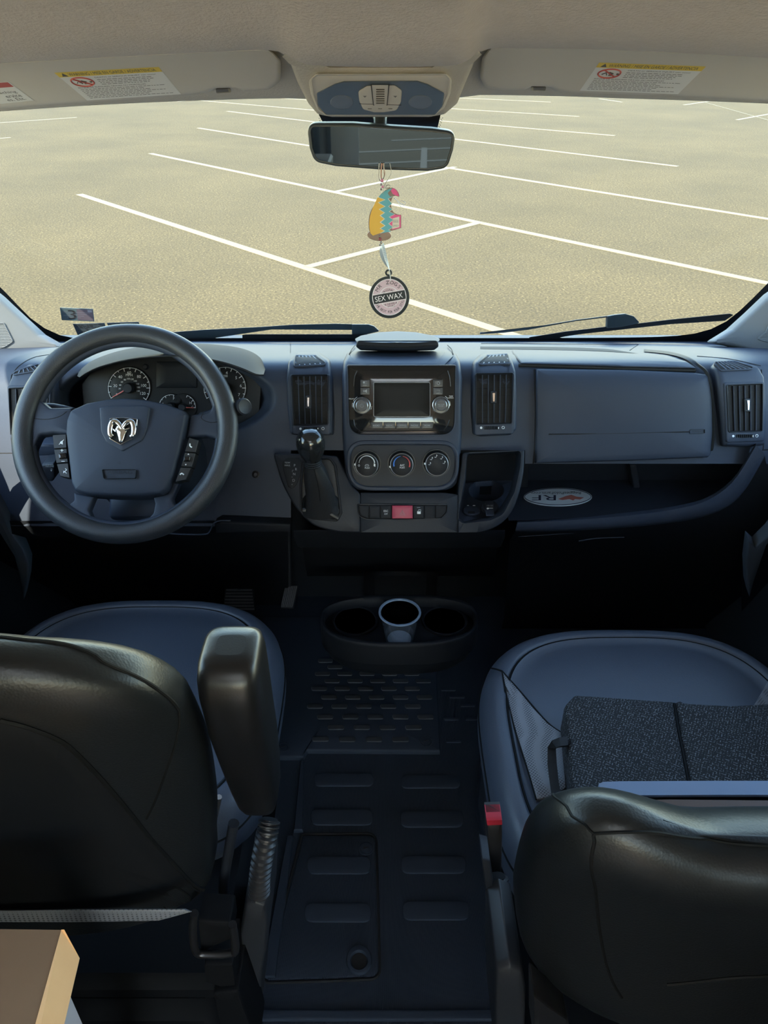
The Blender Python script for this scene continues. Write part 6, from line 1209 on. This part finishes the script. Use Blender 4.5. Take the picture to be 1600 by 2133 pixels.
q = MB(); P = [(1182, 1534, 1184, 1552, .492), (1165, 1536, 1168, 1554, .490), (1150, 1542, 1160, 1556, .482), (1141, 1556, 1158, 1558, .470), (1141, 1590, 1160, 1590, .455), (1146, 1630, 1164, 1628, .45), (1152, 1668, 1170, 1664, .45)]
V = []
for a, b, c, d, z in P: A, B = at_z(a, b, z), at_z(c, d, z); V += [A, B, B - np.array([0, 0, .003]), A - np.array([0, 0, .003])]
q.add(V, rings_faces(4, len(P))); q.build('strap', STR, SP_)
# slim case and folder standing between pad and backrest
q = MB(); CSf = S_at(0.595)
def slab(name, label, cat, m, pts, y, z0, thick):
    A = [at_y(u, v, y) for u, v in pts]; q = MB(); V = []
    for p in A: V += [p, p + np.array([0, thick, 0.002]), np.array([p[0], p[1] + thick + 0.01, z0]), np.array([p[0], p[1] + 0.01, z0])]
    q.add(V, rings_faces(4, len(A)) + [(0, 1, 2, 3), tuple(4 * (len(A) - 1) + i for i in (3, 2, 1, 0))]); return q, A
q, A = slab('x', '', '', None, [(1252, 1662), (1262, 1658), (1300, 1657), (1500, 1656), (1700, 1656)], 0.625, 0.44, 0.014)
lt = thing('slim_case', 'slim case with a sky reflection colored on its top edge standing behind the textured pad', 'case', A[1] * np.array([1, 1, 0]) + np.array([0.1, 0, 0.44])); q.build('body', mat('case_dark', (0.03, 0.035, 0.04), 0.35), lt)
q = MB(); V = []
for p in A: V += [p + np.array([0, -0.002, -0.001]), p + np.array([0, -0.002, 0.003]), p + np.array([0, 0.016, 0.007]), p + np.array([0, 0.016, 0.001])]
q.add(V, rings_faces(4, len(A)) + [(0, 1, 2, 3)]); q.build('edge', mat('sky_reflection_edge', (0.24, 0.33, 0.50), 0.35), lt, label='top edge with sky reflection in its color')  # blue is sky reflecting in the edge, put into its colour
q, A = slab('x', '', '', None, [(1318, 1694), (1328, 1687), (1345, 1683), (1400, 1682), (1500, 1683), (1700, 1685)], 0.600, 0.44, 0.010)
fo = thing('brown_folder', 'thin brown folder tucked between the slim case and passenger backrest', 'folder', A[2] * np.array([1, 1, 0]) + np.array([0.1, 0, 0.44])); q.build('cover', mat('folder_brown', (0.13, 0.085, 0.07), 0.5), fo)
q = MB(); tube(q, [p + np.array([0, -0.001, 0.001]) for p in A], 0.0012, 6); q.build('rim', mat('folder_rim', (0.42, 0.34, 0.31), 0.4), fo, label='pale rim')

# ================================================================== FLOOR PIECES
Z0 = Surf(lambda u, v: at_z(u, v, 0.0)); Z0.n = lambda u, v: np.array([0, 0, 1.0]); Z0.off = lambda u, v, h: at_z(u, v, 0) + np.array([0, 0, h])
q = MB(); pad(q, loop([(470, 1290), (905, 1290), (910, 1400), (918, 1572, 4), (640, 1570, 4), (634, 1584, 3), (500, 1584)]), Z0, h=0.012, bev=4, skirt=0.0005, step=30); LIDP = q.build('floor_lid', RUBS, FLOOR)
Z1 = Surf(lambda u, v: at_z(u, v, 0.012)); Z1.n = Z0.n; Z1.off = lambda u, v, h: at_z(u, v, 0.012) + np.array([0, 0, h])
proto = None
for r_, v in enumerate([1540, 1515, 1493, 1471, 1452, 1434, 1418, 1403, 1389, 1376]):
    pitch = 55.5 * (v - 700) / 840; u0 = 834.5 - (0 if r_ % 2 == 0 else pitch / 2) + (1540 - v) * 0.0
    for k in range(-3, 2):
        u = u0 + pitch * k
        if u < 652 or u > 893 or (r_ == 0 and u > 860): continue
        h = 5.2 * (v - 700) / 840 * (0.8 + 0.2 * (v - 1376) / 164); w = 17.5 * (v - 700) / 840
        if proto is None:
            q = MB(); pad(q, loop([(u - w, v - h, h), (u + w, v - h, h), (u + w, v + h, h), (u - w, v + h, h)]), Z1, h=0.0025, bev=1.2, skirt=0.0, step=40); proto = q.build('stud', STUD, LIDP, smooth=30)
        else:
            c = proto.copy(); COL.objects.link(c); p = at_z(u, v, 0.01325); c.location = tuple(p - WLOC[LIDP.name])
def disc(u, v, r, S_, par, nm='fastener', inner=True):
    q = MB(); knob(q, u, v, r, S_, [(1.25, 0.0005), (1.25, 0.002), (1.1, 0.0025), (1.05, 0.001), (0.92, 0.001), (0.88, 0.003), (0, 0.0032)], 24); o = q.build(nm, RUBS, par)
    q = MB(); tube(q, [S_.off(u - r * .45, v + r * .1, 0.0036), S_.off(u + r * .45, v - r * .1, 0.0036)], 0.0012, 5); q.build('slot', BLK, o)
disc(888, 1545, 11, Z1, LIDP); disc(591, 1557, 10, Z1, LIDP)
for u, v, w, h in ((716, 1625, 62, 14), (897, 1629, 62, 14), (712, 1703, 65, 17), (900, 1707, 66, 17.5), (903, 1802, 68, 18.5), (908, 1898, 70, 20)):
    q = MB(); pad(q, loop([(u - w, v - h, h), (u + w, v - h, h), (u + w, v + h, h), (u - w, v + h, h)]), Z0, h=0.003, bev=2, skirt=0.0, step=40); q.build('oval_pad', RUBS, FLOOR)
hq = loop([(632, 1742, 6), (780, 1741, 16), (784, 1890), (788, 2036, 20), (556, 2044, 4)])
q = MB(); pad(q, hq, Z0, h=0.004, bev=3, skirt=0.0, step=40); HT_ = q.build('floor_hatch', RUB, FLOOR)
q = MB(); frame(q, inset(hq, -7), inset(hq, -1.5), Z0, h=0.0035, bev=2.5, skirt=0.0, deep=0.0, step=20); q.build('hatch_rim', BLK, HT_)
Z2 = Surf(lambda u, v: at_z(u, v, 0.004)); Z2.n = Z0.n; Z2.off = lambda u, v, h: at_z(u, v, 0.004) + np.array([0, 0, h])
for u, v, w, h in ((706, 1803, 67, 18.5), (704, 1902, 70, 20)):
    q = MB(); pad(q, loop([(u - w, v - h, h), (u + w, v - h, h), (u + w, v + h, h), (u - w, v + h, h)]), Z2, h=0.003, bev=2, skirt=0.0, step=40); q.build('oval_pad', RUBS, HT_)
disc(763, 1768, 13, Z2, HT_)
q = MB(); frame(q, ell(748, 2001, 27, 31, 40), ell(748, 2003, 16, 18, 40), Z2, h=0.006, bev=3, skirt=0.0, deep=-0.0005, step=30); q.build('hole_collar', RUBS, HT_)
q = MB(); pad(q, ell(748, 2003, 17, 19, 30), Z2, h=0.0008, bev=0.1, skirt=0); q.build('hole', BLK, HT_)
q = MB()
for (a, b, c, d) in (((626, 1590), (634, 1590), (632, 1735), (612, 1735)), ((598, 1745), (612, 1745), (575, 2040), (545, 2040))): pad(q, loop([a, b, c, d]), Z0, h=0.010, bev=2, skirt=0)
pad(q, loop([(1000, 1590), (1030, 1520), (1060, 1640), (1060, 2100), (1040, 2110), (1005, 1760), (990, 1690)]), Z0, h=0.02, bev=5, skirt=0)
q.build('floor_ridge', RUBS, FLOOR)
q = MB(); pad(q, loop([(500, 2105), (1040, 2105), (1060, 2128), (490, 2128)]), Z0, h=0.006, bev=3, skirt=0, step=40); q.build('sill_strip', RUBS, FLOOR)
for v, u in ((1437, 934), (1452, 952), (1470, 974), (1498, 940), (1498, 985), (1545, 945)):
    q = MB(); pad(q, loop([(u - 16, v - 3, 3), (u + 16, v - 3, 3), (u + 16, v + 3, 3), (u - 16, v + 3, 3)]), Z0, h=0.0025, bev=1, skirt=0, step=40); q.build('stud', RUBS, FLOOR)

# pedals
def pedal(name, label, poly, y, vert):
    S_ = plane_surf(at_y(np.mean([p[0] for p in poly]), np.mean([p[1] for p in poly]), y), (0, -0.75, 0.66)); t = thing(name, label, 'pedal', S_(np.mean([p[0] for p in poly]), max(p[1] for p in poly)))
    q = MB(); pad(q, loop(poly, 4), S_, h=0.006, bev=2, skirt=0.01); q.build('pad', PLL, t); us = [p[0] for p in poly]; vs = [p[1] for p in poly]
    for k in range(7):
        f = (k + 0.8) / 7.6; q = MB()
        if vert: a, b = (poly[0][0] * (1 - f) + poly[1][0] * f, poly[0][1] + 3), (poly[3][0] * (1 - f) + poly[2][0] * f, poly[2][1] - 3)
        else: a, b = (poly[0][0] * (1 - f) + poly[3][0] * f + 3, poly[0][1] * (1 - f) + poly[3][1] * f), (poly[1][0] * (1 - f) + poly[2][0] * f - 3, poly[1][1] * (1 - f) + poly[2][1] * f)
        tube(q, [S_.off(*a, 0.006), S_.off(*b, 0.006)], 0.0022, 6); q.build('rib', mat('pedal_rubber', (0.06, 0.06, 0.065), 0.5), t)
    q = MB(); c = S_(np.mean(us), min(vs) + 4); tube(q, [c, c + np.array([0, 0.10, 0.18])], 0.008, 10); q.build('arm', PLL, t)
pedal('brake_pedal', 'wide ribbed brake pedal in the driver footwell', [(470, 1224), (528, 1224), (534, 1274), (464, 1274)], 1.60, False)
pedal('accelerator_pedal', 'narrow vertically ribbed accelerator pedal right of the brake', [(594, 1218), (622, 1218), (612, 1268), (584, 1268)], 1.60, True)

# ================================================================== FLOOR CONSOLE + PLASTIC CUP
ZC = 0.30; C0 = Surf(lambda u, v: at_z(u, v, ZC)); C0.n = Z0.n; C0.off = lambda u, v, h: at_z(u, v, ZC) + np.array([0, 0, h])
CPH = thing('cup_holder_console', 'dark oval double cup holder console between the seats below the dash', 'cup holder', at_z(833, 1300, 0.0))
co = np.array([(832 + 165 * math.copysign(abs(math.cos(t)) ** 0.76, math.cos(t)), 1290 + (59 if math.sin(t) > 0 else 48) * math.copysign(abs(math.sin(t)) ** 0.76, math.sin(t))) for t in np.linspace(0, 2 * math.pi, 72, endpoint=False)]); ci = inset(co, 9)
q = MB(); frame(q, co, ci, C0, h=0.008, bev=4, skirt=0.05, deep=0.020, step=8); q.build('rim', PLL, CPH, smooth=50)
q = MB(); L = dens(co, 8); V = []; c = L.mean(0); n = len(L)
for f, z in ((1.0, ZC - 0.02), (0.99, ZC - 0.05), (0.93, ZC - 0.075), (0.85, ZC - 0.09)):
    for p in L: w = at_z(c[0], c[1], ZC); r_ = at_z(*p, ZC) - w; V.append(np.array([w[0] + r_[0] * f, w[1] + r_[1] * f, z]))
q.add(V, rings_faces(n, 4) + [tuple(3 * n + i for i in range(n))]); q.build('tray_body', PLL, CPH, smooth=50)
CI = Surf(lambda u, v: at_z(u, v, ZC - 0.018)); CI.n = Z0.n; CI.off = lambda u, v, h: at_z(u, v, ZC - 0.018) + np.array([0, 0, h])
q = MB(); pad(q, inset(co, 5), CI, h=0.0, bev=1, skirt=0.004, bh=0.0002, step=12); q.build('tray', PLL, CPH)
for u in (740, 926):
    q = MB(); knob(q, u, 1294, 48, CI, [(1, 0.001), (0.98, 0.005), (0.90, 0.005), (0.88, 0.001)], 36); hl = q.build('cup_ring', PLL, CPH)
    q = MB(); knob(q, u, 1294, 42, CI, [(1, 0.0012), (0, 0.0012)], 36); q.build('cup_well', BLK, hl)
q = MB(); p_ = at_z(833, 1296, 0); box(q, (p_[0], p_[1] + 0.02, 0.105), (0.20, 0.08, 0.21), 0.03); q.build('pedestal', PLL, CPH)
PLC = bpy.data.materials.new('clear_plastic'); PLC.use_nodes = True; nt = PLC.node_tree; nt.nodes.clear(); o_ = nt.nodes.new('ShaderNodeOutputMaterial'); t_ = nt.nodes.new('ShaderNodeBsdfTransparent'); g_ = nt.nodes.new('ShaderNodeBsdfGlossy'); d_ = nt.nodes.new('ShaderNodeBsdfTranslucent'); d2 = nt.nodes.new('ShaderNodeBsdfDiffuse')
t_.inputs[0].default_value = (0.88, 0.91, 0.95, 1); g_.inputs['Roughness'].default_value = 0.08; d2.inputs[0].default_value = (0.7, 0.8, 0.95, 1); lw = nt.nodes.new('ShaderNodeLayerWeight'); lw.inputs[0].default_value = 0.22
m1 = nt.nodes.new('ShaderNodeMixShader'); m2_ = nt.nodes.new('ShaderNodeMixShader'); m2_.inputs[0].default_value = 0.025
nt.links.new(lw.outputs['Facing'], m1.inputs[0]); nt.links.new(t_.outputs[0], m1.inputs[1]); nt.links.new(g_.outputs[0], m1.inputs[2]); nt.links.new(m1.outputs[0], m2_.inputs[1]); nt.links.new(d2.outputs[0], m2_.inputs[2]); nt.links.new(m2_.outputs[0], o_.inputs[0])
CU = at_z(832, 1334, 0.283) + np.array([0, 0, 0.0012]); hC = 0.080
CT = thing('plastic_cup', 'small empty clear plastic cup in the center of the cup holder console', 'cup', CU)
q = MB(); lathe(q, CU, (0, 0, 1), [(0.0, 0.0), (0.026, 0.0), (0.0295, 0.002), (0.0305, 0.006), (0.0335, 0.026), (0.0345, 0.028), (0.0420, hC - 0.002), (0.0405, hC - 0.002), (0.0335, 0.029), (0.0325, 0.026), (0.0295, 0.007), (0.0280, 0.0032), (0.0, 0.0030)], 48); q.build('body', PLC, CT, smooth=40)
q = MB(); lathe(q, CU, (0, 0, 1), [(0.0405, hC - 0.002), (0.0445, hC - 0.003), (0.0460, hC - 0.001), (0.0452, hC + 0.001), (0.0415, hC + 0.001), (0.0405, hC - 0.002)], 48); q.build('rim', mat('skylit_rim', (0.20, 0.27, 0.38), 0.2), CT, smooth=60)  # clear plastic rim; its bluish shine is put into the colour
q = MB(); lathe(q, CU, (0, 0, 1), [(0.0240, 0.0034), (0.0262, 0.0050), (0.0240, 0.0046)], 40); q.build('base_highlight', mat('cup_glint', (0.5, 0.55, 0.62), 0.15), CT, smooth=60)  # pale ring stands in for bright highlights at the cup base

# ================================================================== WOOD TABLE CORNER
TB = thing('wooden_table', 'wooden table with its top toned for shade and maple edge toned for sun at the lower left corner', 'table', (-0.50, 0.1, 0))
WOODT = mat('shaded_top_wood', (0.34, 0.235, 0.165), 0.45, var=(18, (0.27, 0.185, 0.13))); WOODE = mat('sunlit_maple_edge', (0.92, 0.54, 0.25), 0.5, var=(40, (0.84, 0.46, 0.20)))  # light wood; top colour carries its shade, edge colour carries the sun
ZT2 = 0.74
a = at_z(128, 1937, ZT2); b = at_z(74, 2133, ZT2); d = (b - a) / np.linalg.norm(b - a); far = [at_z(-260, 1932, ZT2), a]; near = [a + d * 0.5 + np.array([-0.55, 0, 0]), a + d * 0.5]
top = [far[0], a, near[1], near[0]]
q = MB(); V = top + [p + np.array([0, 0, -0.035]) for p in top]; q.add(V, [(0, 1, 2, 3), (7, 6, 5, 4), (0, 4, 5, 1), (2, 6, 7, 3), (3, 7, 4, 0)]); q.build('tabletop', WOODT, TB, smooth=0)
q = MB(); e1 = at_z(134, 1937, ZT2); lo1 = at_z(166, 1996, ZT2 - 0.022); lo2 = at_z(134, 2133, ZT2 - 0.022); dd = (lo2 - lo1) / np.linalg.norm(lo2 - lo1)
V = [a + np.array([0, 0, 0.0006]), near[1] + np.array([0, 0, 0.0006]), lo1 + dd * 0.5, lo1, lo1 + np.array([-0.004, 0, -0.012]), lo1 + dd * 0.5 + np.array([-0.004, 0, -0.012]), a + np.array([-0.004, 0, -0.034]), near[1] + np.array([-0.004, 0, -0.034]), e1 + np.array([0, 0, 0.0006])]
q.add(V, [(0, 1, 2, 3), (3, 2, 5, 4), (0, 3, 8), (4, 5, 7, 6), (0, 8, 3, 4, 6)]); q.build('edge_band', WOODE, TB, smooth=0, label='maple edge band toned as sunlit')
q = MB(); box(q, (-0.312, 0.355, 0.35), (0.03, 0.03, 0.70), 0.003); q.build('leg', mat('white_leg', (0.6, 0.58, 0.62), 0.4), TB)
